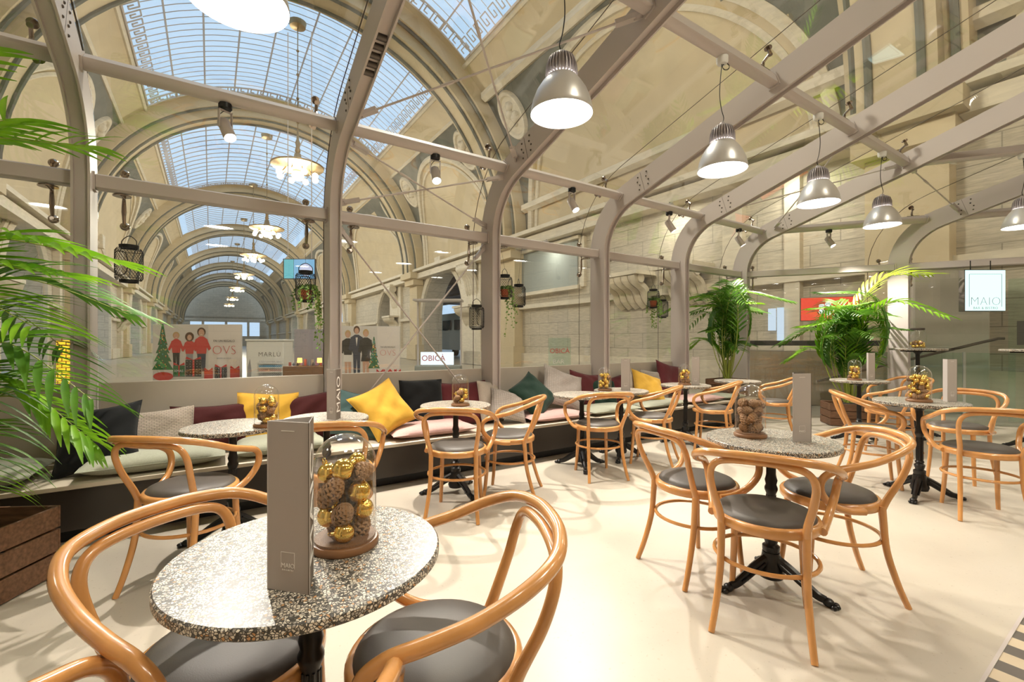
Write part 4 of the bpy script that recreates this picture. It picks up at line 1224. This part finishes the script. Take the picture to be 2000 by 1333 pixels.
# transverse arches, stepped bands
for k, t in enumerate(AT):
    g = G()
    for (hw, r0, r1) in ((.95, 8.25, 8.9), (.62, 7.85, 8.3)):
        rings = []
        n_ = 44
        for i in range(n_+1):
            th = PI*i/n_
            rings.append([V(t-hw, th, r0), V(t+hw, th, r0), V(t+hw, th, r1), V(t-hw, th, r1)])
        g.sweep(None, rings)
    for s_, sg in ((LW, 1), (RW, -1)):
        g.box((s_+sg*.22, t, Z0/2), (.44, 1.3, Z0))
        g.box((s_+sg*.5, t, Z0-.2), (1.0, 1.9, .4)); g.box((s_+sg*.4, t, Z0-.6), (.7, 1.6, .4)); g.box((s_+sg*.3, t, .5), (.6, 1.6, 1.0))
    o = struct(g.build(f'trim_{k+2}', VAULT, wall=True, ang=30)); tag(o, f'ochre stone transverse arch {k+1} across the hall vault', 'arch')
    g = G()
    for r0, hw in ((7.82, .40), (8.22, .78)):
        for sg in (-1, 1):
            g.tube([V(t+sg*hw, PI*i/40, r0) for i in range(41)], .07, 6)
    g.build('moulding', SPAND, o)

def arch_wall(s, outward, t0, t1, ztop, ops, depth=1.2):
    """wall in the plane s with arched openings (ta, tb, z spring)"""
    g = G(); cur = t0
    def q(ta, tb, za, zb): g.add([(s, ta, za), (s, tb, za), (s, tb, zb), (s, ta, zb)], [(0, 1, 2, 3)])
    for ta, tb, zs in ops:
        q(cur, ta, 0, ztop); r = (tb-ta)/2; c = (ta+tb)/2; n_ = 20
        P = [(c-r*math.cos(PI*i/n_), zs+r*math.sin(PI*i/n_)) for i in range(n_+1)]
        for (a, za), (b_, zb) in zip(P, P[1:]):
            g.add([(s, a, za), (s, b_, zb), (s, b_, ztop), (s, a, ztop)], [(0, 1, 2, 3)])
            g.add([(s, a, za), (s, b_, zb), (s+outward*depth, b_, zb), (s+outward*depth, a, za)], [(0, 1, 2, 3)])
        for tt in (ta, tb): g.add([(s, tt, 0), (s+outward*depth, tt, 0), (s+outward*depth, tt, zs), (s, tt, zs)], [(0, 1, 2, 3)])
        cur = tb
    q(cur, t1, 0, ztop)
    return g
ops = [(22.7, 28.4, 2.8), (33, 38, 2.8), (50, 57, 3.1), (65, 72, 3.1), (80, 87, 3.1)]
o = struct(arch_wall(RW, 1, -12, 125, Z0+.05, ops, 1.3).build('wall_right', TRAV, wall=True, smooth=False)); tag(o, 'travertine side wall of the hall with tall arched openings', 'wall')
ops2 = [(21.5, 26.5, 3.0), (33, 41, 3.0), (50, 57, 3.0), (65, 72, 3.0)]
o2 = struct(arch_wall(LW, -1, 2, 125, Z0+.05, ops2, 1.5).build('wall_left', TRAV, wall=True, smooth=False)); tag(o2, 'travertine side wall of the hall beyond the first palm', 'wall')
for W_, par, sg, op in ((RW, o, -1, ops), (LW, o2, 1, ops2)):
    g = G()
    for z, h, d in ((Z0-.25, .35, .55), (Z0+.1, .16, .75), (2.75, .18, .22), (.35, .7, .18)):
        segs = [(-12 if W_ > 0 else 2, 125)] if z > 3.5 else None
        if segs is None:
            segs = []; cur = -12 if W_ > 0 else 2
            for a, b, _ in op: segs.append((cur, a-.3)); cur = b+.3
            segs.append((cur, 125))
        for a, b in segs: g.box((W_+sg*d/2, (a+b)/2, z), (d, b-a, h))
    for a, b, zs in op:
        c = (a+b)/2; r = (b-a)/2
        for rr, tr in ((r+.18, .17), (r+.42, .09)):
            g.tube([(W_+sg*.05, c-rr*math.cos(PI*i/30), zs+rr*math.sin(PI*i/30)) for i in range(31)], tr, 6)
        for tt in (a-.18, b+.18): g.box((W_+sg*.06, tt, zs/2), (.12, .34, zs)); g.box((W_+sg*.1, tt, zs), (.2, .44, .16))
        g.prism([(-.28, zs+r-.1), (.28, zs+r-.1), (.42, zs+r+.7), (-.42, zs+r+.7)], lambda x, z: Vector((W_, c+x, z)), (sg*.35, 0, 0))
    g.build('moulding_trim', TRAV2, par)
# scroll consoles, pilaster strips and a recessed window on the near wall
def volute(g, c, w, h, d, sg, ax=1):
    """scroll bracket projecting from the wall at c"""
    for k in range(5):
        y = c[1]-w/2+w*(k+.5)/5
        pts = spline([(c[0], y, c[2]-h), (c[0]+sg*d*.25, y, c[2]-h*.8), (c[0]+sg*d*.45, y, c[2]-h*.45), (c[0]+sg*d*.9, y, c[2]-h*.2), (c[0]+sg*d, y, c[2])], 5)
        g.tube(pts, w/10*1.05, 6)
    g.tube([(c[0]+sg*d*.8, c[1]-w/2-.04, c[2]-h*.12), (c[0]+sg*d*.8, c[1]+w/2+.04, c[2]-h*.12)], h*.16, 14)
    g.box((c[0]+sg*d*.5, c[1], c[2]+.06), (d*1.3, w*1.15, .12))
g = G()
for c, w, h, d in [((RW, 21.4, 3.0), 1.6, .9, .8), ((RW, 21.4, 5.3), 1.3, 1.7, .7), ((RW, 33.6, 3.0), 1.5, .9, .8), ((RW, 33.6, 5.3), 1.2, 1.7, .7), ((RW, 10.3, 3.3), 1.5, .9, .9), ((RW, 8.2, 3.3), 1.2, .9, .9), ((RW, 46.8, 3.0), 1.5, 1, .8)]:
    volute(g, c, w, h, d, -1)
g.build('scroll_moulding', TRAV2, o)
g = G()
for c, w, h, d in [((LW, 19, 3.0), 1.8, 1.0, .9), ((LW, 29.5, 3.0), 1.6, 1.0, .9), ((LW, 29.5, 5.4), 1.3, 1.7, .7), ((LW, 45, 3.0), 1.5, 1.0, .9)]:
    volute(g, c, w, h, d, 1)
g.build('scroll_moulding', TRAV2, o2)
g = G()
for t, w in ((21.6, 2.2), (33.6, 2.4), (47, 2.2), (61, 2.0), (12.0, .6), (6.9, .55), (5.4, .35), (3.4, .7), (.6, .5)):
    g.box((RW-.09, t, Z0/2), (.18, w, Z0))
g.build('pilaster_strip_moulding', TRAV2, o)
g = G()
for t, w in ((19, 1.6), (29.5, 2.0), (31.2, .5), (45.5, 2.2), (61, 2.0), (28, .4)):
    g.box((LW+.12, t, Z0/2), (.24, w, Z0))
g.build('pilaster_strip_moulding', TRAV2, o2)
g = G(); g.box((RW-.02, 15.9, 4.25), (.06, 5.4, 1.75)); g.build('recess_panel', GREYP, o)
g = G(); g.box((RW-.12, 15.9, 3.3), (.3, 5.9, .14)); g.box((RW-.12, 15.9, 5.2), (.24, 5.9, .12)); g.box((RW-.05, 12.9, 4.25), (.14, .3, 1.9)); g.build('recess_moulding', TRAV2, o)
# upper blind attic with pediment over the near wall, as seen through the roof
g = G()
for hh in (R(9), R(41)): g.tube([V(-8, hh, RV-.1), V(16.5, hh, RV-.1)], .22, 6)
g.build('attic_panel_moulding', TRAV2, o)
# far end wall with bright openings
g = G(); t = 126
g.box((3, t, 6.3), (18, .4, 1.2)); g.box((3, t, 11), (18, .4, 9)); g.box((-4.9, t, 3), (2, .4, 6)); g.box((10.9, t, 3), (2, .4, 6)); g.box((3, t, 1.2), (18, .4, 2.4))
for x in (-1.5, 3, 7.5): g.box((x, t, 4), (.5, .4, 4))
struct(tag(g.build('wall_far', TRAV, wall=True), 'far end wall of the hall with bright openings', 'wall'))
g = G(); g.box((2, -14, 8), (26, .3, 16)); struct(tag(g.build('wall_back', TRAV, wall=True), 'travertine end wall behind the cafe', 'wall'))
g = G(); g.box((LW-3, -6, 8), (.3, 16, 16)); struct(tag(g.build('wall_side', TRAV, wall=True), 'travertine wall beside the cafe entrance', 'wall'))
# train shed beyond the right-hand arches
SHED = mat('shed roof planks', (.10, .08, .075), .7)
g = G(); g.box((26, 40, 7.6), (26, 60, .2))
for k in range(26): g.box((26, 12+k*2.2, 7.3), (26, .18, .35))
for k in range(5): g.box((15+k*5, 40, 6.9), (.25, 60, .3))
struct(tag(g.build('roof_slab', SHED, wall=True), 'dark ribbed roof of the train shed beyond the arch', 'roof'))
tr = thing('train', (0, 0, 0), WA, 'pale blue-grey train standing in the shed beyond the arch', 'train')
g = G(); rings = []
for i in range(13):
    t = 22+i*2.2; e = .55+.45*min(1, i/2)
    rings.append([Vector((18+x*e, t, .5+z*(.6+.4*e))) for x, z in [(-1.4, 0), (1.4, 0), (1.5, 1.2), (1.4, 2.4), (.8, 3.1), (-.8, 3.1), (-1.4, 2.4), (-1.5, 1.2)]])
g.sweep(None, rings); g.build('body', mat('train paint', (.38, .46, .50), .35), tr)
g = G()
for i in range(10): g.box((16.47, 26+i*2.2, 2.55), (.06, 1.5, .8))
g.build('window', mat('train window', (.03, .04, .05), .15), tr)
g = G(); 
for i in range(5): g.lathe([(.45, -.1), (.45, .1), (1e-4, .1)], 14, (17, 25+i*4.6, .45), Matrix.Rotation(R(90), 3, 'Y'))
g.build('wheel', DARKMET, tr)
tr['kind'] = 'thing'

# ------------------------------------------------------------------ chandeliers
GLOBE = emis('lit chandelier globe', (1.0, .86, .60), 9)
BRASS = mat('bronze brass', (.38, .27, .14), .35, .85)
def make_chand():
    t = thing('chandelier', cat='chandelier')   # origin at the bowl
    g = G(); g.lathe([(1e-4, .55), (.12, .5), (.16, .3), (.22, .16), (.55, .10), (.95, .02), (1.02, .0), (1.0, -.06), (.6, -.10), (.35, -.22), (1e-4, -.26)], 32); g.build('bowl', BRASS, t)
    g = G(); g.lathe([(.06, .5), (.11, .6), (.07, .8), (.10, .95), (.05, 1.1), (.03, 1.5), (1e-4, 1.5)], 14); g.build('stem', BRASS, t)
    for k in range(8):
        a = 2*PI*k/8; g = G(); c = Vector((.72*math.cos(a), .72*math.sin(a), -.42))
        g.tube(spline([c*.55+Vector((0, 0, .18)), c*.85+Vector((0, 0, .0)), c+Vector((0, 0, .14))], 5), .025, 6); ar = g.build('arm', BRASS, t)
        g = G(); g.sphere(c, .125, 14, 10); g.build('globe', GLOBE, ar)
    g = G(); g.lathe([(1e-4, -.62), (.16, -.58), (.24, -.42), (.22, -.28), (1e-4, -.24)], 16); g.build('lower_shade', emis('lit lower shade', (1, .80, .48), 7), t)
    return t
ch = make_chand()
for i, t in enumerate((20.6, 33.0, 44.0, 57.0, 72.0, 88.0, 104, 5.0, -3.0)):  # the near pair is added out of view to brighten cafe and side wall
    p = W(AX, t, EYE+7.25)
    c = place(ch, p, .2*i, ['brass chandelier with lit globes, first and largest under the hall vault', 'brass chandelier second down the hall', 'brass chandelier third down the hall', 'brass chandelier fourth down the hall', 'brass chandelier fifth down the hall, small with distance', 'brass chandelier sixth down the hall, tiny', 'brass chandelier last down the hall, against the end wall', 'added brass chandelier, unseen high over the glasshouse roof', 'added brass chandelier, unseen high over the cafe entrance'][i], 'chandelier')
    g = G(); top = Z0+RV-.1-(EYE+7.25); g.tube([(0, 0, 1.45), (0, 0, top)], .022, 6)
    for k in range(4): g.sphere((0, 0, 1.8+(top-2)*k/4), .06, 8, 6)
    g.lathe([(1e-4, top-.25), (.3, top-.2), (.34, top), (1e-4, top)], 16); g.build('chain', BRASS, c)
    if i < 5 or i > 6:
        ld = bpy.data.lights.new('chandelier_light', 'POINT'); ld.energy = HALL; ld.color = (1, .89, .73); ld.shadow_soft_size = .5
        o = bpy.data.objects.new('chandelier_light', ld); col.objects.link(o); o.location = p+Vector((0, 0, -1.0))

for i, (t, nm) in enumerate(((14.5, 'over the grey wall recess'), (8.6, 'over the scroll brackets'), (5.2, 'over the glass corner'), (-2.5, 'over the glass door'))):  # floodlights added under the cornice to brighten the near stone wall
    p = W(RW-.62, t, Z0-.55)
    q = thing('fill_floodlight', p, WA, 'small added grey floodlight under the stone cornice '+nm, 'floodlight')
    g = G(); g.bbox((0, 0, 0), (.16, .30, .14), .015, Matrix.Rotation(R(-35), 3, 'Y')); g.build('housing', STEEL, q)
    g = G(); g.tube([(.02, 0, .06), (.10, 0, .16), (.10, 0, .30)], .015, 8); g.build('bracket', DARKMET, q)
    ld = bpy.data.lights.new('wall_fill_light', 'AREA'); ld.shape = 'RECTANGLE'; ld.size = .24; ld.size_y = .1; ld.energy = (24, 30, 26, 70)[i]; ld.color = (1, .92, .78)
    o = bpy.data.objects.new('wall_fill_light', ld); col.objects.link(o); o.location = W(RW-.70, t, Z0-.66)
    o.rotation_euler = (SD*.35+Vector((0, 0, -1))).to_track_quat('-Z', 'Y').to_euler()

# ------------------------------------------------------------------ hoardings, kiosk, stalls and signs
RED = mat('print red', (.62, .035, .03), .6); PRW = mat('print white', (.78, .74, .70), .6); PRG = mat('print green', (.03, .16, .06), .6); PRK = mat('print black', (.02, .02, .022), .6)
SKIN = mat('print skin', (.62, .36, .25), .6); PRGY = mat('print grey', (.30, .31, .34), .6); PRN = mat('print navy', (.035, .045, .08), .6); PRBG = mat('hoarding board', (.70, .66, .63), .6); PRP = mat('print pale', (.80, .73, .69), .6); HAIR = mat('print hair', (.10, .045, .02), .7); HAIRB = mat('print blonde', (.55, .36, .16), .7); PGOLD = mat('print gold dots', (.75, .6, .2), .5); PRT = mat('print teal', (.10, .35, .40), .5)
class Art:
    """flat printed shapes stacked on a board face at local y=0, facing -y"""
    def __init__(s): s.g = G(); s.mats = []; s.k = 0
    def m(s, m):
        if m not in s.mats: s.mats.append(m)
        s.g.cur = s.mats.index(m); s.k += 1; return -.0012*(1+s.k*.12)
    def poly(s, m, P):
        y = s.m(m); s.g.add([(a, y, b) for a, b in P], [tuple(range(len(P)))])
    def ell(s, m, x, z, rx, rz, n=18): s.poly(m, [(x+rx*math.cos(2*PI*i/n), z+rz*math.sin(2*PI*i/n)) for i in range(n)])
    def rect(s, m, x0, x1, z0, z1): s.poly(m, [(x0, z0), (x1, z0), (x1, z1), (x0, z1)])
    def build(s, par): return s.g.build('printed_artwork', s.mats, par, smooth=False)
def tree_art(A, x, z0, h, w, rn):
    for k in range(5):
        zz = z0+h*(.12+.17*k); ww = w*(1-k*.18); A.poly(PRG, [(x-ww, zz), (x+ww, zz), (x+ww*.25, zz+h*.26), (x-ww*.25, zz+h*.26)])
    for k in range(60):
        f = rn.random(); A.ell(rn.choice([RED, PGOLD, PRT, PGOLD]), x+rn.uniform(-1, 1)*w*(1-f)*.9, z0+h*(.15+.8*f), .016, .016, 6)
def gift(A, x, z, w, h, m, dots=None, rn=random):
    A.rect(m, x-w/2, x+w/2, z, z+h); A.rect(RED, x-w*.06, x+w*.06, z, z+h)
    for sg in (-1, 1): A.poly(RED, [(x, z+h), (x+sg*w*.45, z+h+.09), (x+sg*w*.5, z+h+.02)])
    if dots:
        for i in range(5):
            for j in range(6): A.ell(dots, x-w*.42+w*.84*i/4+(.01 if j % 2 else 0), z+h*(.1+.8*j/5), .009, .009, 6)
def board(name, px0, px1, y0, Yd, ztop, label, cat):
    x0, x1 = (px0-1000)/FPX*Yd, (px1-1000)/FPX*Yd; w = x1-x0
    t = thing(name, ((x0+x1)/2, Yd, 0), 0, label, cat)
    g = G(); g.bbox((0, .03, ztop/2), (w, .06, ztop), .006); g.build('board', PRBG, t)
    return t, w, ztop
rn = random.Random(8)
t, w, h = board('advertising_hoarding', 298, 471, 0, 12.6, 1.70, 'christmas fashion hoarding with tree, three children and big store lettering', 'hoarding')
A = Art(); x0 = -w/2; zb = .10
A.rect(PRP, x0+w*.63, w/2-.01, zb, h-.02)
tree_art(A, x0+.28, zb+.18, 1.35, .30, rn); A.ell(RED, x0+.3, zb+.16, .28, .12)
# child one (leaping), two (curly, red jumper), three (tall, red jumper)
def kid(x, z, s_, hair, top, leg, hs=1.0):
    A.poly(leg, [(x-.09*s_, z), (x-.02*s_, z), (x+.0, z+.40*s_), (x+.02*s_, z), (x+.10*s_, z), (x+.12*s_, z+.52*s_), (x-.12*s_, z+.52*s_)])
    A.poly(top, [(x-.13*s_, z+.48*s_), (x+.13*s_, z+.48*s_), (x+.17*s_, z+.86*s_), (x+.05*s_, z+.95*s_), (x-.05*s_, z+.95*s_), (x-.17*s_, z+.86*s_)])
    A.poly(top, [(x-.15*s_, z+.88*s_), (x-.28*s_, z+.60*s_), (x-.22*s_, z+.55*s_), (x-.09*s_, z+.75*s_)])
    A.poly(top, [(x+.15*s_, z+.88*s_), (x+.26*s_, z+.62*s_), (x+.20*s_, z+.56*s_), (x+.09*s_, z+.75*s_)])
    A.ell(hair, x, z+1.07*s_, .115*s_*hs, .12*s_*hs); A.ell(SKIN, x, z+1.045*s_, .08*s_, .10*s_); A.ell(PRW, x, z+1.0*s_, .03*s_, .008*s_, 8)
kid(x0+.66, .52, .82, HAIRB, RED, PRK); kid(x0+1.03, .50, .80, HAIR, RED, PRGY, 1.35); kid(x0+1.36, .40, 1.02, HAIR, RED, PRN)
gift(A, x0+.74, zb+.16, .32, .30, PRG); gift(A, x0+1.14, zb+.16, .44, .46, PRK, PRW); gift(A, x0+1.56, zb+.06, .24, .26, RED); gift(A, x0+1.90, zb+.05, .34, .36, PRK, PRW); gift(A, w/2-.16, zb+.05, .26, .32, RED)
A.build(t)
text('lettering', 'OVS', .36, RED, (x0+w*.815, -.032, 1.02-.04), (R(90), 0, 0), t, .001, offset=-.010)
text('lettering', 'FAI UN REGALO', .082, PRK, (x0+w*.815, -.032, 1.24), (R(90), 0, 0), t, .001)
text('lettering', 'XMAS', .10, PRW, (x0+.74, -.032, .41), (R(90), 0, 0), t, .001)
text('lettering', 'SCOPRI SU OVS.IT', .05, PRGY, (x0+w*.815, -.032, .76), (R(90), 0, 0), t, .001)
t, w, h = board('advertising_hoarding', 665, 781, 0, 12.9, 1.66, 'christmas fashion hoarding with two women and a man in dark evening wear', 'hoarding')
A = Art(); x0 = -w/2; A.rect(PRP, x0+w*.62, w/2-.01, .08, h-.02)
def adult(x, z, s_, hair, top, leg, skirt):
    A.poly(leg, [(x-.08*s_, z), (x-.03*s_, z), (x+.0, z+.55*s_), (x+.03*s_, z+.02), (x+.09*s_, z+.02), (x+.10*s_, z+.75*s_), (x-.10*s_, z+.75*s_)])
    if skirt: A.poly(skirt, [(x-.14*s_, z+.52*s_), (x+.14*s_, z+.52*s_), (x+.10*s_, z+.80*s_), (x-.10*s_, z+.80*s_)])
    A.poly(top, [(x-.11*s_, z+.72*s_), (x+.11*s_, z+.72*s_), (x+.17*s_, z+1.12*s_), (x+.05*s_, z+1.2*s_), (x-.05*s_, z+1.2*s_), (x-.17*s_, z+1.12*s_)])
    for sg in (-1, 1): A.poly(top, [(x+sg*.16*s_, z+1.14*s_), (x+sg*.22*s_, z+.80*s_), (x+sg*.14*s_, z+.76*s_), (x+sg*.09*s_, z+1.0*s_)])
    A.ell(hair, x, z+1.33*s_, .085*s_, .11*s_); A.ell(SKIN, x, z+1.30*s_, .06*s_, .085*s_)
adult(x0+.21, .14, .98, HAIRB, PRK, SKIN, PRW); adult(x0+.46, .16, 1.05, HAIR, PRN, PRN, None); adult(x0+.72, .14, 1.0, HAIRB, PRK, SKIN, PRK)
A.poly(PRW, [(x0+.43, 1.34), (x0+.49, 1.34), (x0+.46, 1.08)])
tree_art(A, x0+.95, .35, .95, .17, rn)
for gx, m_, d in ((1.12, RED, None), (1.32, PRG, None), (1.50, PRK, PRW), (1.62, RED, None)): gift(A, x0+gx, .10, .20, .26, m_, d)
A.build(t)
text('lettering', 'OVS', .25, RED, (x0+w*.80, -.032, .90), (R(90), 0, 0), t, .001, offset=-.008)
text('lettering', 'FAI UN REGALO', .058, PRK, (x0+w*.80, -.032, 1.07), (R(90), 0, 0), t, .001)
# kiosk
x, Yd = (517-1000)/FPX*11.4, 11.4
t = thing('jewellery_kiosk', (x, Yd, 0), 0, 'white kiosk with shop lettering above rows of bracelets', 'kiosk')
g = G(); g.bbox((0, .25, .62), (.94, .5, 1.24), .02); g.build('cabinet', WHITEP, t)
g = G(); g.bbox((0, .25, 1.26), (.98, .54, .05), .01); g.build('top_board', WHITEP, t)
text('lettering', 'MARLÙ', .16, PRK, (.12, -.003, .90), (R(90), 0, 0), t, .001, offset=-.003, space=1.15)
cols = [(.6, .6, .62), (.08, .35, .6), (.65, .4, .35), (.3, .3, .32), (.7, .55, .2), (.6, .2, .25)]
for k in range(5):
    g = G(); g.box((.17, -.04, .68-k*.105), (.56, .08, .02)); sh = g.build('shelf', WHITEP, t)
    g = G()
    for j in range(11): g.tube([(.17-.26+.052*j+.018*math.cos(a), -.06, .715-k*.105+.024*math.sin(a)) for a in [2*PI*i/10 for i in range(10)]], .009, 5, closed=True)
    g.build('bracelet_print', mat(f'bracelet {k}', cols[k], .3), sh)
g = G(); g.poly = None
A = Art(); A.poly(PRGY, [(-.44, .1), (-.36, .1), (-.33, .5), (-.37, .8), (-.42, .6)]); A.build(t)
# stall counter with goods and table lamps
x, Yd = (598-1000)/FPX*9.6, 9.6
t = thing('market_stall', (x, Yd, 0), 0, 'market stall counter beside the white kiosk, with slatted back', 'stall')
g = G(); g.bbox((0, .2, .36), (.95, .5, .70), .01); g.build('counter', WBASE, t)
g = G(); g.box((0, .48, 1.05), (.95, .03, .9)); g.build('back_board', mat('stall back', (.35, .33, .40), .6), t)
TLAMP = emis('lit small lampshade', (1, .55, .12), 3.0)
for i, (dx, dd) in enumerate(((-.16, 'the kiosk'), (.26, 'the steel rib'))):
    q = thing('table_lamp', (x+dx, Yd+.05, .71), 0, f'small glowing orange table lamp on the stall, the one toward {dd}', 'lamp')
    g = G(); g.lathe([(.05, .07), (.045, .17), (.038, .17), (.045, .075), (.05, .07)], 14); g.build('lamp_shade', TLAMP, q)
    g = G(); g.lathe([(1e-4, 0), (.03, 0), (.03, .01), (.008, .02), (.008, .12), (1e-4, .12)], 12); g.build('base', BRASS, q)
rn = random.Random(4)
for k in range(16):
    g = G(); sx = -.42+.055*k; hh = rn.uniform(.05, .15)
    if k % 2: g.lathe([(1e-4, 0), (.022, 0), (.024, hh*.6), (.010, hh*.8), (.010, hh), (1e-4, hh)], 12)
    else: g.bbox((0, 0, hh/2), (.045, .04, hh), .004)
    ob = g.build('bottle' if k % 2 else 'gift_box', mat(f'stall goods {k%6}', [(.5, .1, .1), (.2, .25, .35), (.6, .5, .4), (.12, .1, .1), (.55, .3, .5), (.2, .4, .4)][k % 6], .35))
    ob.location = (x+sx, Yd+.16+.05*(k % 3), .7105); tag(ob, ('small coloured bottle' if k % 2 else 'small gift box')+' set out on the market stall', 'bottle' if k % 2 else 'box', ('bottles' if k % 2 else 'gift boxes')+' on the market stall')
# hall screen
p = Vector(((584-1000)/FPX*11.5, 11.5, EYE+(666-525)/FPX*11.5))
SCR = emis('lit hall screen', (.30, .62, .95), .85); SCR2 = emis('lit hall screen pale', (.72, .74, 1.0), .9); SCR3 = emis('lit hall screen cyan', (.22, .70, .78), .8)
t = thing('advertising_screen', p, 0, 'bright blue two-part advertising screen hung in the hall behind a lantern', 'screen')
g = G(); g.bbox((0, .04, 0), (.82, .07, .52), .005); g.build('casing', DARKMET, t)
g = G(); g.box((.13, 0, 0), (.52, .006, .48)); g.build('display', SCR, t); g = G(); g.box((-.26, 0, 0), (.24, .006, .48)); g.build('display', SCR3, t)
g = G(); g.lathe([(1e-4, 0), (.16, 0), (.16, .003), (1e-4, .003)], 20, (.18, -.003, -.02), Matrix.Rotation(R(90), 3, 'X')); g.build('display_picture', SCR2, t)
g = G(); g.tube([(-.3, .04, .26), (-.3, .04, 6)], .012, 6); g.tube([(.3, .04, .26), (.3, .04, 6)], .012, 6); g.build('hanging_rod', STEEL, t)
# food bar sign beyond the arch and glass sign nearer
p = Vector(((854-1000)/FPX*15, 15, 0)); zc = EYE-(700-666)/FPX*15
t = thing('food_counter', (p.x, 15, 0), 0, 'food bar counter with a white lit sign beyond the crossed rods', 'counter')
g = G(); g.bbox((0, .3, .25), (1.5, .6, .34), .01); g.build('counter_body', GREYP, t)
g = G(); g.bbox((0, 0, zc), (1.08, .08, .42), .004); g.build('sign_panel', emis('lit white sign', (.9, .95, 1.0), 1.3), t)
text('lettering', 'OBICÀ', .26, RED, (-.12, -.045, zc), (R(90), 0, 0), t, .001)
g = G()
for sx in (-.5, .5): g.tube([(sx, .03, .3), (sx, .03, zc)], .02, 8)
for sx in (-.7, .75): g.tube([(sx, .3, .4), (sx, .3, 2.6)], .03, 8)
g.box((0, .3, 2.6), (1.6, .7, .06)); g.build('post_frame', STEEL, t)
p = Vector(((1093-1000)/FPX*8.6, 8.6, 0)); zc = EYE-(692-666)/FPX*8.6
t = thing('glass_sign_panel', (p.x, 8.6, 0), 0, 'standing smoked glass panel with red and white bar lettering', 'sign')
g = G(); g.box((0, 0, .72), (.42, .012, 1.16)); g.build('glass_panel', BALG, t)
g = G(); g.box((0, 0, .07), (.5, .2, .14)); g.build('base', STEEL, t)
text('lettering', 'OBICÀ', .125, RED, (0, -.01, zc+.06), (R(90), 0, 0), t, .001)
text('lettering', 'BAR', .12, PRW, (-.02, -.01, zc-.14), (R(90), 0, 0), t, .001)
g = G(); g.box((0, -.009, zc-.035), (.30, .002, .004)); g.build('printed_frame', PRW, t)
# yellow lit lattice window at the palm
p = Vector(((133-1000)/FPX*7.0, 7.0, 0)); 
t = thing('lit_shop_window', (p.x, 7.0, 0), R(20), 'yellow lit shop window with brick lattice behind the first palm', 'shop window')
g = G(); g.bbox((0, .05, .75), (.36, .10, 1.5), .005); g.build('frame', STEEL, t)
g = G(); g.box((0, -.004, .86), (.28, .006, .78)); f = g.build('light_panel', emis('lit yellow panel', (1, .62, .04), 1.5), t)
g = G()
for k in range(16): g.box((0, -.012, .48+k*.05), (.28, .01, .010))
for k in range(16):
    for j in range(3): g.box((-.1+.1*j+(.05 if k % 2 else 0)*1-.02, -.012, .505+k*.05), (.008, .01, .05))
g.build('lattice', mat('lattice red', (.4, .1, .05), .5), f)
# things seen through the end glazing
t = thing('red_lit_sign', (6.1, 8.75, EYE+.62), R(-24), 'red and white lit sign behind the palm by the glass corner', 'sign')
g = G(); g.bbox((0, .04, 0), (.95, .07, .46), .005); g.build('casing', DARKMET, t)
g = G(); g.box((0, 0, 0), (.93, .006, .44)); f = g.build('light_panel', emis('lit red panel', (1.0, .09, .05), 1.0), t)
g = G()
for a in range(5): g.sphere((-.05+.09*math.cos(a*1.256), -.006, .09*math.sin(a*1.256)), .05, 10, 6, (1, .1, 1))
g.build('flower_print', emis('lit white print', (1, 1, 1), 1.2), f)
BW = emis('lit window pane', (.72, .84, 1.0), 1.0)
for i, (s_, tt, z0, z1, w_) in enumerate([(10.8, 5.9, 1.5, 2.05, .18), (10.6, 5.6, 1.2, 2.05, .15)]):
    g = G(); g.box((s_+.9, tt, (z0+z1)/2), (.03, w_, z1-z0)); g.box((s_+.88, tt, (z0+z1)/2), (.03, .02, z1-z0))
    struct(tag(g.build(f'window_{20+i}', BW, wall=True), 'narrow bright window in the stone wall behind the floor palm, number '+['one', 'two'][i], 'window'))
t = thing('service_counter', (5.75, 9.0, 0), R(-24), 'dark service counter behind the glass at the corner palm', 'counter')
g = G(); g.bbox((0, 0, .52), (2.6, .5, 1.04), .01); g.build('body', mat('counter beige', (.33, .26, .19), .5), t)
g = G(); g.bbox((0, 0, 1.2), (2.7, .55, .10), .01); g.build('dark_shelf', BLACKM, t)
t = thing('stone_pier', (7.55, 7.9, 0), R(-24), 'smooth grey-beige door pier beyond the balustrade', 'pier')
g = G(); g.bbox((0, 0, 1.25), (1.0, .3, 2.5), .02); g.build('shaft', PANEL, t)
g = G(); g.bbox((0, 0, 2.54), (1.1, .4, .10), .02); g.build('cap', PANEL, t)

def drop(o):
    for c_ in list(o.children): drop(c_)
    bpy.data.objects.remove(o)
for o in PROTOS: drop(o)
for o in bpy.data.objects:
    if o.get('kind') == 'thing': del o['kind']
    o.name = o.name
